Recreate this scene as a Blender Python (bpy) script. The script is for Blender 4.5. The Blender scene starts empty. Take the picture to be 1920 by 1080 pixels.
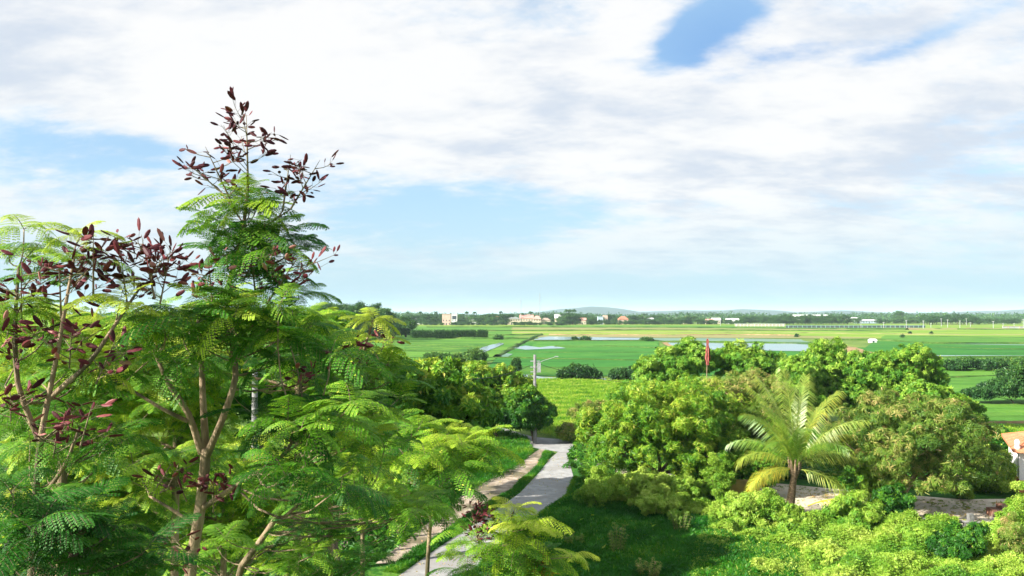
import bpy, math, random
import numpy as np
from mathutils import Vector, Matrix

# ------------------------------------------------------------------ camera, world, sun, exposure
S = bpy.context.scene
COL = S.collection
R = math.radians
CAMH = 11.0; FPX = 1478.0; HOR = 590.0
PITCH = math.atan((HOR-540)/FPX)
cam = bpy.data.cameras.new('camera'); camo = bpy.data.objects.new('camera', cam); COL.objects.link(camo)
camo.location = (0, 0, CAMH); camo.rotation_euler = (math.pi/2+PITCH, 0, 0)
cam.sensor_width = 36; cam.lens = FPX/1920*36; cam.clip_start = 0.1; cam.clip_end = 40000
S.camera = camo
S.view_settings.view_transform = 'Standard'; S.view_settings.look = 'None'
S.view_settings.exposure = 1.42; S.view_settings.gamma = 1
S.cycles.use_denoising = True
S.cycles.max_bounces = 8; S.cycles.transparent_max_bounces = 8; S.cycles.volume_bounces = 1
S.cycles.transmission_bounces = 6; S.cycles.diffuse_bounces = 4

SUN_AZ, SUN_EL = -112, 29          # azimuth from the view direction (left is negative), elevation
sd = Vector((math.sin(R(SUN_AZ))*math.cos(R(SUN_EL)), math.cos(R(SUN_AZ))*math.cos(R(SUN_EL)), math.sin(R(SUN_EL))))
sl = bpy.data.lights.new('sun', 'SUN'); sl.energy = 5.0; sl.angle = R(0.5); sl.color = (1, .95, .84)
so = bpy.data.objects.new('sun', sl); COL.objects.link(so)
so.rotation_euler = sd.to_track_quat('Z', 'Y').to_euler(); so.location = (-40, 10, 60)

def ray(u, v):
    x = (u-960)/FPX; y = (540-v)/FPX
    c, s = math.cos(PITCH), math.sin(PITCH)
    return Vector((x, c - y*s, s + y*c))
def P(u, v, d):                    # the point seen at photo pixel (u, v), d metres ahead
    r = ray(u, v); k = d/r.y
    return Vector((r.x*k, d, CAMH + r.z*k))
def G(u, v, z=0.0):                # the ground point seen at photo pixel (u, v)
    r = ray(u, v); k = (z-CAMH)/r.z
    return Vector((r.x*k, r.y*k, z))

# ------------------------------------------------------------------ sky: Nishita with a broken cloud sheet
W = bpy.data.worlds.new('World'); S.world = W; W.use_nodes = True
nt = W.node_tree; nt.nodes.clear()
def N(t, tree=None, **kw):
    n = (tree or nt).nodes.new(t)
    for k, v in kw.items(): setattr(n, k, v)
    return n
def setin(tree, sock, v):
    if hasattr(v, 'is_output') or isinstance(v, bpy.types.NodeSocket): tree.links.new(v, sock)
    else: sock.default_value = v
def M_(op, a, b=None, c=None, tree=None, clamp=False):
    t = tree or nt
    n = t.nodes.new('ShaderNodeMath'); n.operation = op; n.use_clamp = clamp
    setin(t, n.inputs[0], a)
    if b is not None: setin(t, n.inputs[1], b)
    if c is not None: setin(t, n.inputs[2], c)
    return n.outputs[0]
def smooth(x, a, b, tree=None):
    t = tree or nt
    n = t.nodes.new('ShaderNodeMapRange'); n.interpolation_type = 'SMOOTHSTEP'
    setin(t, n.inputs[0], x); n.inputs[1].default_value = a; n.inputs[2].default_value = b
    return n.outputs[0]
def mixc(f, a, b, tree=None, mode='MIX'):
    t = tree or nt
    n = t.nodes.new('ShaderNodeMix'); n.data_type = 'RGBA'; n.blend_type = mode
    setin(t, n.inputs[0], f); setin(t, n.inputs[6], a); setin(t, n.inputs[7], b)
    return n.outputs[2]
sky = N('ShaderNodeTexSky', sky_type='NISHITA', sun_disc=False)
sky.sun_elevation = R(SUN_EL); sky.sun_rotation = R(SUN_AZ)
sky.air_density = 1.0; sky.dust_density = 1.5; sky.ozone_density = 2.0
tc = N('ShaderNodeTexCoord'); sep = N('ShaderNodeSeparateXYZ'); nt.links.new(tc.outputs['Generated'], sep.inputs[0])
X, Y, Z = sep.outputs
AZ = M_('ARCTAN2', X, Y); EL = M_('ARCSINE', Z)
zc = M_('ADD', M_('MAXIMUM', Z, 0.0), 0.24)
px_, py_ = M_('DIVIDE', X, zc), M_('DIVIDE', Y, zc)
def sheetnoise(scale, sx, sy, rot, det=6, rough=.55, off=0.0, dist=0.0):
    cmb = N('ShaderNodeCombineXYZ'); nt.links.new(px_, cmb.inputs[0]); nt.links.new(py_, cmb.inputs[1]); cmb.inputs[2].default_value = off
    mp = N('ShaderNodeMapping'); mp.inputs['Rotation'].default_value = (0, 0, rot); mp.inputs['Scale'].default_value = (sx, sy, 1)
    nt.links.new(cmb.outputs[0], mp.inputs[0])
    nz = N('ShaderNodeTexNoise'); nz.inputs['Scale'].default_value = scale; nz.inputs['Detail'].default_value = det
    nz.inputs['Roughness'].default_value = rough; nz.inputs['Distortion'].default_value = dist
    nt.links.new(mp.outputs[0], nz.inputs[0]); return nz.outputs[0]
wa = sheetnoise(1.1, 1, 1, 0, 4, .5, 3.0); wb = sheetnoise(1.1, 1, 1, 0, 4, .5, 9.0)
azw = M_('MULTIPLY_ADD', wa, .22, M_('SUBTRACT', AZ, .11)); elw = M_('MULTIPLY_ADD', wb, .12, M_('SUBTRACT', EL, .06))
def blob(u, v, ru, rv, wgt, tilt=0):
    r = ray(u, v).normalized(); a0, e0 = math.atan2(r.x, r.y), math.asin(r.z)
    da, de = M_('SUBTRACT', azw, a0), M_('SUBTRACT', elw, e0)
    ct, st = math.cos(R(tilt)), math.sin(R(tilt))
    p = M_('ADD', M_('MULTIPLY', da, ct), M_('MULTIPLY', de, st)); q = M_('SUBTRACT', M_('MULTIPLY', de, ct), M_('MULTIPLY', da, st))
    p = M_('POWER', M_('ABSOLUTE', M_('DIVIDE', p, ru/FPX)), 2.0); q = M_('POWER', M_('ABSOLUTE', M_('DIVIDE', q, rv/FPX)), 2.0)
    return M_('MULTIPLY', M_('EXPONENT', M_('MULTIPLY', M_('ADD', p, q), -1.0)), wgt)
def total(lst):
    s = lst[0]
    for q in lst[1:]: s = M_('ADD', s, q)
    return s
n1 = sheetnoise(1.5, .8, 1.25, R(38), 10, .62, 0.0, .1); n2 = sheetnoise(6.5, .8, 1.2, R(38), 8, .66, 5.0, .1)
dens = M_('ADD', M_('MULTIPLY', M_('SUBTRACT', n1, .5), 2.0), M_('MULTIPLY', M_('SUBTRACT', n2, .5), 1.35))
bl = [blob(1275, 75, 75, 34, -1.15, 25), blob(1350, 15, 60, 45, -.9), blob(1450, 105, 120, 20, -.4, 10), blob(1680, 60, 120, 20, -.45, 15),
      blob(130, 275, 230, 28, -.75, -4), blob(960, 405, 190, 42, -.75, 0), blob(720, 440, 160, 45, -.5), blob(160, 330, 260, 14, -.4),
      blob(400, 140, 420, 150, .75, 0), blob(1000, 180, 360, 130, .45, 0), blob(1500, 250, 460, 110, .4, 12), blob(1650, 420, 420, 60, .25),
      blob(1000, 470, 600, 30, .25), blob(1000, 545, 1400, 30, -.45)]
dens = M_('ADD', M_('ADD', dens, .52), total(bl))
cover = smooth(dens, .05, .8)
sh = M_('ADD', M_('MULTIPLY', M_('SUBTRACT', sheetnoise(4.2, .75, 1.25, R(38), 9, .62, 12.0, .1), .5), 3.0),
        total([blob(1830, 250, 190, 75, .55, 8), blob(1720, 330, 260, 25, .3), blob(60, 110, 230, 110, .42), blob(820, 270, 300, 45, .38), blob(1000, 200, 160, 40, .25),
               blob(1560, 60, 330, 30, .2), blob(420, 150, 260, 130, -.55), blob(1250, 200, 160, 80, -.2), blob(1500, 470, 500, 30, .25)]))
shade = smooth(sh, -.25, .75)
BS = .1
def wc(r, g, b, k=.78): return (r*k/BS, g*k/BS, b*k/BS, 1)
cloud = mixc(shade, wc(.472, .472, .476), wc(.325, .36, .415))
skyb = mixc(.62, sky.outputs[0], wc(.19, .31, .42))
deep = total([blob(1320, 60, 140, 70, .5, 15), blob(1500, 100, 200, 40, .6), blob(120, 285, 260, 50, .12)])
skyb = mixc(M_('MULTIPLY', deep, 1.0, clamp=True), skyb, wc(.085, .185, .38))
col = mixc(cover, skyb, cloud)
hz = M_('SUBTRACT', 1.0, smooth(EL, .0, .16)); 
hzc = mixc(smooth(EL, .0, .07), wc(.20, .30, .38), wc(.27, .365, .425))
col = mixc(M_('MULTIPLY', hz, .85), col, hzc)
bg = N('ShaderNodeBackground'); bg.inputs[1].default_value = BS
nt.links.new(col, bg.inputs[0]); wo = N('ShaderNodeOutputWorld'); nt.links.new(bg.outputs[0], wo.inputs[0])

# ------------------------------------------------------------------ helpers: tags, meshes, materials
def tag(o, label=None, cat=None, group=None, kind=None):
    if label: o['label'] = label
    if cat: o['category'] = cat
    if group: o['group'] = group
    if kind: o['kind'] = kind
    return o
def empty(name, loc, label, cat, group=None, rz=0):
    o = bpy.data.objects.new(name, None); COL.objects.link(o); o.location = loc; o.rotation_euler = (0, 0, rz)
    o.empty_display_size = .3
    return tag(o, label, cat, group)
class MB:
    """collects quads and triangles, builds ONE mesh object"""
    def __init__(s): s.V = []; s.F4 = []; s.m4 = []; s.t4 = []; s.n = 0
    def add(s, V, Q, m=0, t=.5):
        V = np.asarray(V, dtype=np.float32).reshape(-1, 3); Q = np.asarray(Q, dtype=np.int32).reshape(-1, 4)
        s.V.append(V); s.F4.append(Q + s.n); s.n += len(V)
        s.m4.append(np.full(len(Q), m, np.int32) if np.isscalar(m) else np.asarray(m, np.int32))
        s.t4.append(np.full(len(Q), t, np.float32) if np.isscalar(t) else np.asarray(t, np.float32))
        return s
    def mesh(s, name, mats, smooth=False):
        V = np.concatenate(s.V); Q = np.concatenate(s.F4); m = np.concatenate(s.m4); t = np.concatenate(s.t4)
        me = bpy.data.meshes.new(name)
        me.vertices.add(len(V)); me.vertices.foreach_set('co', V.ravel())
        tri = Q[:, 2] == Q[:, 3]
        ln = np.where(tri, 3, 4).astype(np.int32); st = np.concatenate(([0], np.cumsum(ln)[:-1])).astype(np.int32)
        keep = np.ones(Q.shape, bool); keep[tri, 3] = False
        me.loops.add(int(ln.sum())); me.loops.foreach_set('vertex_index', Q[keep].astype(np.int32))
        me.polygons.add(len(Q)); me.polygons.foreach_set('loop_start', st); me.polygons.foreach_set('loop_total', ln)
        me.polygons.foreach_set('material_index', m)
        me.polygons.foreach_set('use_smooth', np.full(len(Q), smooth, bool))
        at = me.attributes.new('tint', 'FLOAT', 'FACE'); at.data.foreach_set('value', t.astype(np.float32))
        for k in (mats if isinstance(mats, (list, tuple)) else [mats]): me.materials.append(k)
        me.update(calc_edges=True); me.validate()
        return me
    def build(s, name, mats, parent=None, loc=None, smooth=False):
        return link(name, s.mesh(name, mats, smooth), parent, loc)
    def box(s, x0, y0, z0, x1, y1, z1, m=0, t=.5):
        V = [(x, y, z) for x in (x0, x1) for y in (y0, y1) for z in (z0, z1)]
        return s.add(V, [(0, 1, 3, 2), (4, 6, 7, 5), (0, 4, 5, 1), (2, 3, 7, 6), (0, 2, 6, 4), (1, 5, 7, 3)], m, t)
    def tube(s, pts, rads, m=0, t=.5, n=7, cap=True):
        pts = [Vector(p) for p in pts]; 
        if np.isscalar(rads): rads = [rads]*len(pts)
        V = []; prev = None
        for i, p in enumerate(pts):
            d = (pts[min(i+1, len(pts)-1)] - pts[max(i-1, 0)])
            d = d.normalized() if d.length > 1e-9 else Vector((0, 0, 1))
            a = prev if prev is not None else (Vector((1, 0, 0)) if abs(d.x) < .8 else Vector((0, 1, 0)))
            a = (a - d*a.dot(d)).normalized(); prev = a; b = d.cross(a)
            for k in range(n):
                w = 2*math.pi*k/n; V.append(p + (a*math.cos(w) + b*math.sin(w))*rads[i])
        Q = [(i*n+k, i*n+(k+1) % n, (i+1)*n+(k+1) % n, (i+1)*n+k) for i in range(len(pts)-1) for k in range(n)]
        if cap:
            V.append(pts[-1]); e = len(V)-1; o = (len(pts)-1)*n
            Q += [(o+k, o+(k+1) % n, e, e) for k in range(n)]
        return s.add([tuple(v) for v in V], Q, m, t)
def link(name, me, parent=None, loc=None):
    o = bpy.data.objects.new(name, me); COL.objects.link(o)
    if parent is not None: o.parent = parent
    if loc is not None: o.location = loc
    return o
def copy_thing(src, loc, rz, sc, label, group):
    c = src.copy(); COL.objects.link(c); c.location = loc; c.rotation_euler = (0, 0, rz); c.scale = sc
    c['label'] = label; c['group'] = group
    for ch in [o for o in KIDS[src.name]]:
        k = ch.copy(); COL.objects.link(k); k.parent = c
    return c
KIDS = {}

def newmat(name):
    m = bpy.data.materials.new(name); m.use_nodes = True; t = m.node_tree; t.nodes.clear()
    return m, t
def ramp(t, fac, stops):
    r = t.nodes.new('ShaderNodeValToRGB'); e = r.color_ramp.elements
    while len(e) < len(stops): e.new(.5)
    for k, (p, c) in enumerate(stops): e[k].position = p; e[k].color = (*c, 1)
    setin(t, r.inputs[0], fac); return r.outputs[0]
def tnoise(t, scale, det=4, rough=.5, coord='Object', stretch=None):
    c = t.nodes.new('ShaderNodeTexCoord'); nz = t.nodes.new('ShaderNodeTexNoise')
    nz.inputs['Scale'].default_value = scale; nz.inputs['Detail'].default_value = det; nz.inputs['Roughness'].default_value = rough
    if stretch:
        mp = t.nodes.new('ShaderNodeMapping'); mp.inputs['Scale'].default_value = stretch[:3]
        if len(stretch) > 3: mp.inputs['Rotation'].default_value = (0, 0, stretch[3])
        t.links.new(c.outputs[coord], mp.inputs[0]); t.links.new(mp.outputs[0], nz.inputs[0])
    else: t.links.new(c.outputs[coord], nz.inputs[0])
    return nz.outputs[0]
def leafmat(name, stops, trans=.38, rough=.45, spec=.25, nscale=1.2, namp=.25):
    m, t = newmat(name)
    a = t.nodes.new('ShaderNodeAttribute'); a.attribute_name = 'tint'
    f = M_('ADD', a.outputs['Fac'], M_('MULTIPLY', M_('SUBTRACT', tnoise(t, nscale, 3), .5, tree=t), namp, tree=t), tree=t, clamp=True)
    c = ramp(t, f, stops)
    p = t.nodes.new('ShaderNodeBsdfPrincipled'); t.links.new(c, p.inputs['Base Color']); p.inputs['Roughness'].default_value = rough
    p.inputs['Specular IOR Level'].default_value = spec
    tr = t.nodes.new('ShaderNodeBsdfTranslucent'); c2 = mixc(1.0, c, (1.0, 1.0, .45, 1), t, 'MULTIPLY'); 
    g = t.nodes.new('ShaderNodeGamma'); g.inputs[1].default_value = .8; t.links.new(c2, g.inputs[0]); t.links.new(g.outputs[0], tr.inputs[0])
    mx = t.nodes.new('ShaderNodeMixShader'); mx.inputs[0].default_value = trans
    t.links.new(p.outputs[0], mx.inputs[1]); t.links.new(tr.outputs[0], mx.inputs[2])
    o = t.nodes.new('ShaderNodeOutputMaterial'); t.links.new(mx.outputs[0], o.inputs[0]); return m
def surfmat(name, ca, cb, scale=3, rough=.85, det=5, bump=.2, spec=.3, lo=.35, hi=.65, coord='Object', stretch=None, cc=None, metal=0, bscale=None):
    m, t = newmat(name)
    f = smooth(tnoise(t, scale, det, .6, coord, stretch), lo, hi, t)
    c = mixc(f, (*ca, 1), (*cb, 1), t)
    if cc is not None: c = mixc(smooth(tnoise(t, scale*.23+.01, 3, .5, coord, stretch), .45, .62, t), c, (*cc, 1), t)
    p = t.nodes.new('ShaderNodeBsdfPrincipled'); t.links.new(c, p.inputs['Base Color']); p.inputs['Roughness'].default_value = rough
    p.inputs['Specular IOR Level'].default_value = spec; p.inputs['Metallic'].default_value = metal
    if bump:
        b = t.nodes.new('ShaderNodeBump'); b.inputs['Strength'].default_value = bump; b.inputs['Distance'].default_value = .1
        t.links.new(tnoise(t, bscale or scale*3, 5, .6, coord, stretch), b.inputs['Height']); t.links.new(b.outputs[0], p.inputs['Normal'])
    o = t.nodes.new('ShaderNodeOutputMaterial'); t.links.new(p.outputs[0], o.inputs[0]); return m

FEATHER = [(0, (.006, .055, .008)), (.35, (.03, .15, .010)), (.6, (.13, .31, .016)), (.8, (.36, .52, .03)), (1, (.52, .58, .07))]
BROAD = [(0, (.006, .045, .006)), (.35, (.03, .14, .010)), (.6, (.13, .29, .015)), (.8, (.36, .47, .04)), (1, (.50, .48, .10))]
MT = {}
MT['feather'] = leafmat('feathery_leaf', FEATHER, .30, spec=.22, rough=.55)
MT['broad'] = leafmat('broad_leaf', BROAD, .22, nscale=.6)
MT['bright'] = leafmat('bright_leaf', [(0, (.012, .085, .008)), (.4, (.08, .23, .016)), (.7, (.23, .39, .035)), (1, (.42, .53, .09))], .25, nscale=.6)
MT['dusty'] = leafmat('dusty_leaf', [(0, (.02, .07, .012)), (.3, (.07, .16, .02)), (.55, (.17, .27, .035)), (.8, (.42, .36, .12)), (1, (.58, .34, .2))], .3, nscale=.7)
MT['grass'] = leafmat('grass_blade', [(0, (.008, .09, .008)), (.4, (.04, .20, .010)), (.7, (.24, .42, .02)), (1, (.50, .50, .12))], .35, nscale=.15, namp=.5)
MT['palm'] = leafmat('palm_leaf', [(0, (.03, .13, .015)), (.4, (.10, .26, .02)), (.7, (.34, .42, .06)), (1, (.68, .48, .04))], .3, rough=.35, spec=.5)
MT['far'] = leafmat('far_leaf', [(0, (.012, .05, .02)), (.4, (.04, .12, .025)), (.7, (.11, .22, .03)), (1, (.25, .32, .06))], .2, nscale=.08)
MT['pod'] = leafmat('seed_pod', [(0, (.05, .010, .016)), (.5, (.15, .028, .038)), (.8, (.30, .085, .085)), (1, (.5, .24, .2))], .2, rough=.55, spec=.2, nscale=8)
MT['fire'] = leafmat('red_leaf', [(0, (.14, .02, .01)), (.5, (.30, .07, .02)), (1, (.5, .32, .03))], .3)
MT['blossom'] = leafmat('blossom', [(0, (.4, .3, .28)), (1, (.62, .5, .55))], .3)
MT['bark'] = surfmat('pale_bark', (.22, .15, .09), (.36, .27, .17), 18, .8, bump=.5, cc=(.11, .09, .05), stretch=(1, 1, .25))
MT['darkbark'] = surfmat('dark_bark', (.07, .05, .035), (.18, .13, .09), 9, .9, bump=.5)
MT['twig'] = surfmat('twig', (.11, .10, .05), (.22, .16, .10), 9, .8, bump=0)
MT['palmbark'] = surfmat('palm_bark', (.12, .08, .05), (.28, .2, .12), 5, .9, bump=.6, stretch=(1, 1, 4))

rng = np.random.default_rng(7); random.seed(7)

# ------------------------------------------------------------------ foliage templates
def leafquad(p, d, side, L, w, droop=0.0):
    p, d, side = np.array(p, float), np.array(d, float), np.array(side, float)
    m = p + d*L*.45; m2 = m + np.array([0, 0, -droop*.3*L]); e = p + d*L + np.array([0, 0, -droop*L])
    return [p, m2 - side*w/2, e, m2 + side*w/2]
def frond_template(npin, nleaf, droop, lw, plen=.36, hang=.25, seed=0):
    """a twice-feathered frond, 1 long, along +x"""
    rr = np.random.default_rng(seed); V = []; Q = []; mt = []
    def q(vs, m=0): n = len(V); V.extend(vs); Q.append((n, n+1, n+2, n+3)); mt.append(m)
    def cv(t): return np.array([t - .25*droop*t*t, 0, .10*math.sin(t*2.6) - droop*t*t*.75])
    k = 6
    for i in range(k):
        a, b = cv(i/k), cv((i+1)/k); w = .006*(1.3 - i/k)
        q([a+[0, w, 0], a-[0, w, 0], b-[0, w, 0], b+[0, w, 0]], 1)
    for i in range(npin):
        t = .16 + .84*i/(npin-1); base = cv(t); tan = cv(min(t+.02, 1.02)) - cv(t-.02); tan /= np.linalg.norm(tan)
        L = plen*(math.sin(math.pi*(.18 + .74*t))**.7)*(1 + rr.uniform(-.08, .08)); ang = R(68 - 34*t + rr.uniform(-5, 5))
        for sgn in (-1, 1):
            yd = np.array([0, sgn, 0]); d0 = tan*math.cos(ang) + yd*math.sin(ang)
            hg = hang*(1 + rr.uniform(-.3, .3))
            pc = lambda s: base + d0*L*s + np.array([0, 0, -hg*L*s*s])
            a, b = pc(0), pc(1); 
            sd_ = np.cross(d0, [0, 0, 1]); sd_ /= np.linalg.norm(sd_)
            q([a, pc(.5)+sd_*.003, b, pc(.5)-sd_*.003], 1)
            for j in range(nleaf):
                s = (j+.6)/nleaf; p = pc(s); tj = pc(min(s+.05, 1.05)) - p; tj /= np.linalg.norm(tj)
                ll = lw[0]*(math.sin(math.pi*(.2+.72*s))**.6)
                for s2 in (-1, 1):
                    d = tj*.34 + sd_*s2*.94 + np.array([0, 0, rr.uniform(-.22, .08)]); d /= np.linalg.norm(d)
                    q(leafquad(p, d, tj, ll, lw[1]))
    return np.array(V, np.float32), np.array(Q, np.int32), np.array(mt, np.int32)
NEAR = [frond_template(9, 9, dr, (.052, .040), hang=h, seed=k) for k, (dr, h) in enumerate([(.25, .3), (.5, .5), (.8, .8), (.15, .2)])]
MIDF = [frond_template(9, 8, dr, (.075, .034), hang=h, seed=10+k) for k, (dr, h) in enumerate([(.25, .3), (.5, .5), (.75, .7)])]
LOWF = [frond_template(7, 4, dr, (.10, .075), hang=h, seed=20+k) for k, (dr, h) in enumerate([(.3, .3), (.6, .5)])]
def sprig_template(n, L=1.0, w=.32, droop=.5, seed=0, up=.35):
    rr = np.random.default_rng(seed); V = []; Q = []
    for k in range(n):
        a = 2*math.pi*(k + rr.uniform(-.3, .3))/n; e = rr.uniform(-.2, up+.3)
        d = np.array([math.cos(a)*math.cos(e), math.sin(a)*math.cos(e), math.sin(e)]); s = np.array([-math.sin(a), math.cos(a), rr.uniform(-.4, .4)])
        l = L*rr.uniform(.65, 1.1); v = leafquad(d*.05, d, s, l, w*l, droop*rr.uniform(.5, 1.4)); n0 = len(V); V.extend(v); Q.append((n0, n0+1, n0+2, n0+3))
    return np.array(V, np.float32), np.array(Q, np.int32), np.zeros(len(Q), np.int32)
def clump_template(n, w=.42, seed=0):
    rr = np.random.default_rng(seed); V = []; Q = []
    for k in range(n):
        p = rr.normal(0, .38, 3); d = rr.normal(0, 1, 3); d[2] *= .5; d /= np.linalg.norm(d); s = np.cross(d, rr.normal(0, 1, 3)); s /= np.linalg.norm(s)
        n0 = len(V); V.extend(leafquad(p, d, s, rr.uniform(.35, .6), w*.6, .15)); Q.append((n0, n0+1, n0+2, n0+3))
    return np.array(V, np.float32), np.array(Q, np.int32), np.zeros(len(Q), np.int32)
STAR = [sprig_template(9, seed=s) for s in range(3)]
NARROW = [sprig_template(9, w=.2, droop=.7, seed=30+s) for s in range(3)]
CLUMP = [clump_template(12, seed=s) for s in range(3)]

def instance(mb, tmpl, pos, rot, scl, tints, jit=.10):
    """place template copies; rot is n x 3 x 3 (columns = local axes)"""
    V, Q, m = tmpl; n = len(pos)
    if n == 0: return
    P3 = np.einsum('nij,vj->nvi', rot, V)*np.asarray(scl).reshape(-1, 1, 1) + np.asarray(pos).reshape(-1, 1, 3)
    QQ = Q[None] + (np.arange(n)*len(V))[:, None, None]
    tt = np.repeat(np.asarray(tints), len(Q)) + rng.uniform(-jit, jit, n*len(Q)); tt = np.where(rng.random(len(tt)) < .012, tt + .45, tt)
    mb.add(P3.reshape(-1, 3), QQ.reshape(-1, 4), np.tile(m, n), tt)
def frames(yaw, pitch, roll=None):
    yaw, pitch = np.asarray(yaw), np.asarray(pitch); roll = np.zeros_like(yaw) if roll is None else np.asarray(roll)
    cy, sy, cp, sp, cr, sr = np.cos(yaw), np.sin(yaw), np.cos(pitch), np.sin(pitch), np.cos(roll), np.sin(roll)
    x = np.stack([cy*cp, sy*cp, sp], -1); y0 = np.stack([-sy, cy, 0*cy], -1); z0 = np.cross(x, y0)
    y = y0*cr[:, None] + z0*sr[:, None]; z = np.cross(x, y)
    return np.stack([x, y, z], -1)
def rosettes(mb, pts, size, tint, lod, nf=(5, 8), pit=(-.1, .75), tv=.1):
    """umbrella of fronds at every point"""
    groups = {}
    for i, p in enumerate(pts):
        s = size if np.isscalar(size) else size[i]; t0 = (tint if np.isscalar(tint) else tint[i]) + rng.uniform(-tv, tv)
        n = rng.integers(*nf); y0 = rng.uniform(0, 6.28)
        for k in range(n):
            v = rng.integers(len(lod)); e = rng.uniform(*pit)
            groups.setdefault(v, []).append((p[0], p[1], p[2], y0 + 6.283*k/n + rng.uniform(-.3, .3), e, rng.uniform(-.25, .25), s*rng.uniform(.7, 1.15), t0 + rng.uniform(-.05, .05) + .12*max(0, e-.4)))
    for v, g in groups.items():
        g = np.array(g); instance(mb, lod[v], g[:, :3], frames(g[:, 3], g[:, 4], g[:, 5]), g[:, 6], g[:, 7])
def twig(mb, a, b, r0, r1, sag=.12, n=5, m=0, seg=5):
    a, b = Vector(a), Vector(b); L = (b-a).length; side = Vector(rng.normal(0, .06, 3))*L
    pts = [a.lerp(b, t) + side*math.sin(math.pi*t) + Vector((0, 0, -sag*L*math.sin(math.pi*t)*.5)) for t in np.linspace(0, 1, seg)]
    mb.tube(pts, list(np.linspace(r0, r1, seg)), m, .5, n)

def pod_template():
    V = [(0, 0, 0)]; n = 6
    for x, w in ((.15, .66), (.5, 1.0), (.84, .72)):
        for k in range(n):
            a = 2*math.pi*k/n; V.append((x, math.cos(a)*w*.175, math.sin(a)*w*.06))
    V.append((1, 0, 0)); e = len(V)-1; Q = []
    for k in range(n):
        k2 = (k+1) % n; Q += [(0, 1+k2, 1+k, 1+k), (1+k, 1+k2, 1+n+k2, 1+n+k), (1+n+k, 1+n+k2, 1+2*n+k2, 1+2*n+k), (1+2*n+k, 1+2*n+k2, e, e)]
    return np.array(V, np.float32), np.array(Q, np.int32), np.zeros(len(Q), np.int32)
POD = pod_template()
def pods(mb, pts, dirs, size, t0, tv=.25):
    d = np.asarray(dirs); d /= np.linalg.norm(d, axis=1)[:, None]
    yaw = np.arctan2(d[:, 1], d[:, 0]); pit = np.arcsin(np.clip(d[:, 2], -1, 1)); n = len(d)
    ti = np.clip(rng.normal(t0, tv, n), 0, 1)
    instance(mb, POD, np.asarray(pts), frames(yaw, pit, rng.uniform(0, 3.14, n)), size*rng.uniform(.6, 1.15, n), ti, .03)
def panicle(parent, base, top, width, npods, size, tint=.35, nb=9, depth=None, up=.75):
    npods = int(npods*2.1); size = size*.9; nb = nb + 2
    """bare forked stems that carry flat seed pods; one part of its tree"""
    base, top = Vector(base), Vector(top); ax = top-base; L = ax.length; mb = MB()
    mb.tube([base, base.lerp(top, .5), top], [L*.014+.002, L*.009+.002, .0018], 1, .5, 4)
    P_, D_ = [], []
    for k in range(nb):
        t = .12 + .8*k/nb; a = rng.uniform(0, 6.28); w = width*(.55 + .55*math.sin(math.pi*min(1, t*.95)))*rng.uniform(.7, 1.15)
        o = base.lerp(top, t); out = Vector((math.cos(a), math.sin(a)*(depth or .8), 0)).normalized()*w
        e = o + out + ax.normalized()*w*up*(1 - .6*t)*rng.uniform(.7, 1.4)
        mid = o.lerp(e, .5) + Vector((0, 0, -.08*w)); mb.tube([o, mid, e], [.0045, .0032, .0018], 1, .5, 4)
        m = max(2, int(npods/nb))
        for j in range(m):
            s = rng.uniform(.35, 1.0); q = o.lerp(mid, s*2) if s < .5 else mid.lerp(e, s*2-1)
            dd = Vector(rng.normal(0, 1, 3)); dd.z = abs(dd.z)*.8 - .1; dd = (dd + out.normalized()*.6).normalized(); st = q + dd*size*rng.uniform(.3, .9)
            mb.tube([q, st], [.0016, .0013], 1, .5, 3)
            P_.append(st); D_.append(dd + Vector(rng.normal(0, .3, 3)) + Vector((0, 0, -.12)))
    pods(mb, [tuple(p) for p in P_], [tuple(p) for p in D_], size, tint)
    return mb.build('pod_cluster', [MT['pod'], MT['twig']], parent)

# ------------------------------------------------------------------ the setting: ground, fields, water, roads, hills
def gnd_material(name, stops, s1, s2, mixw=.5, rough=.9, stretch=(1, 1, 1), bump=.4, bs=3, spec=.15):
    m, t = newmat(name)
    a = tnoise(t, s1, 5, .6, 'Object', stretch); b = tnoise(t, s2, 5, .6, 'Object', stretch)
    f = M_('ADD', M_('MULTIPLY', a, 1-mixw, tree=t), M_('MULTIPLY', b, mixw, tree=t), tree=t)
    f = smooth(f, .3, .7, t); c = ramp(t, f, stops)
    sp_ = M_('MAXIMUM', smooth(tnoise(t, s2*.55, 6, .65, 'Object', (stretch[0]*.35, 1.6, 1)), .55, .68, t), smooth(tnoise(t, .055, 8, .7, 'Object', (.28, 1.2, 1)), .52, .66, t), tree=t)
    c = mixc(M_('MULTIPLY', sp_, .8, tree=t), c, mixc(1.0, c, (.42, .5, .4, 1), t, 'MULTIPLY'), t)
    p = t.nodes.new('ShaderNodeBsdfPrincipled'); t.links.new(c, p.inputs['Base Color']); p.inputs['Roughness'].default_value = rough
    p.inputs['Specular IOR Level'].default_value = spec
    if bump:
        bn = t.nodes.new('ShaderNodeBump'); bn.inputs['Strength'].default_value = bump; bn.inputs['Distance'].default_value = .3
        t.links.new(tnoise(t, bs, 4, .6), bn.inputs['Height']); t.links.new(bn.outputs[0], p.inputs['Normal'])
    o = t.nodes.new('ShaderNodeOutputMaterial'); t.links.new(p.outputs[0], o.inputs[0]); return m
GM = gnd_material('field_ground', [(0, (.06, .14, .03)), (.5, (.12, .20, .035)), (1, (.2, .25, .05))], .012, .25)
EM = gnd_material('emerald_rice', [(0, (.02, .12, .016)), (.5, (.038, .17, .02)), (1, (.08, .22, .025))], .03, .6, .45, bump=.5, bs=2, stretch=(.35, 1, 1))
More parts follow.
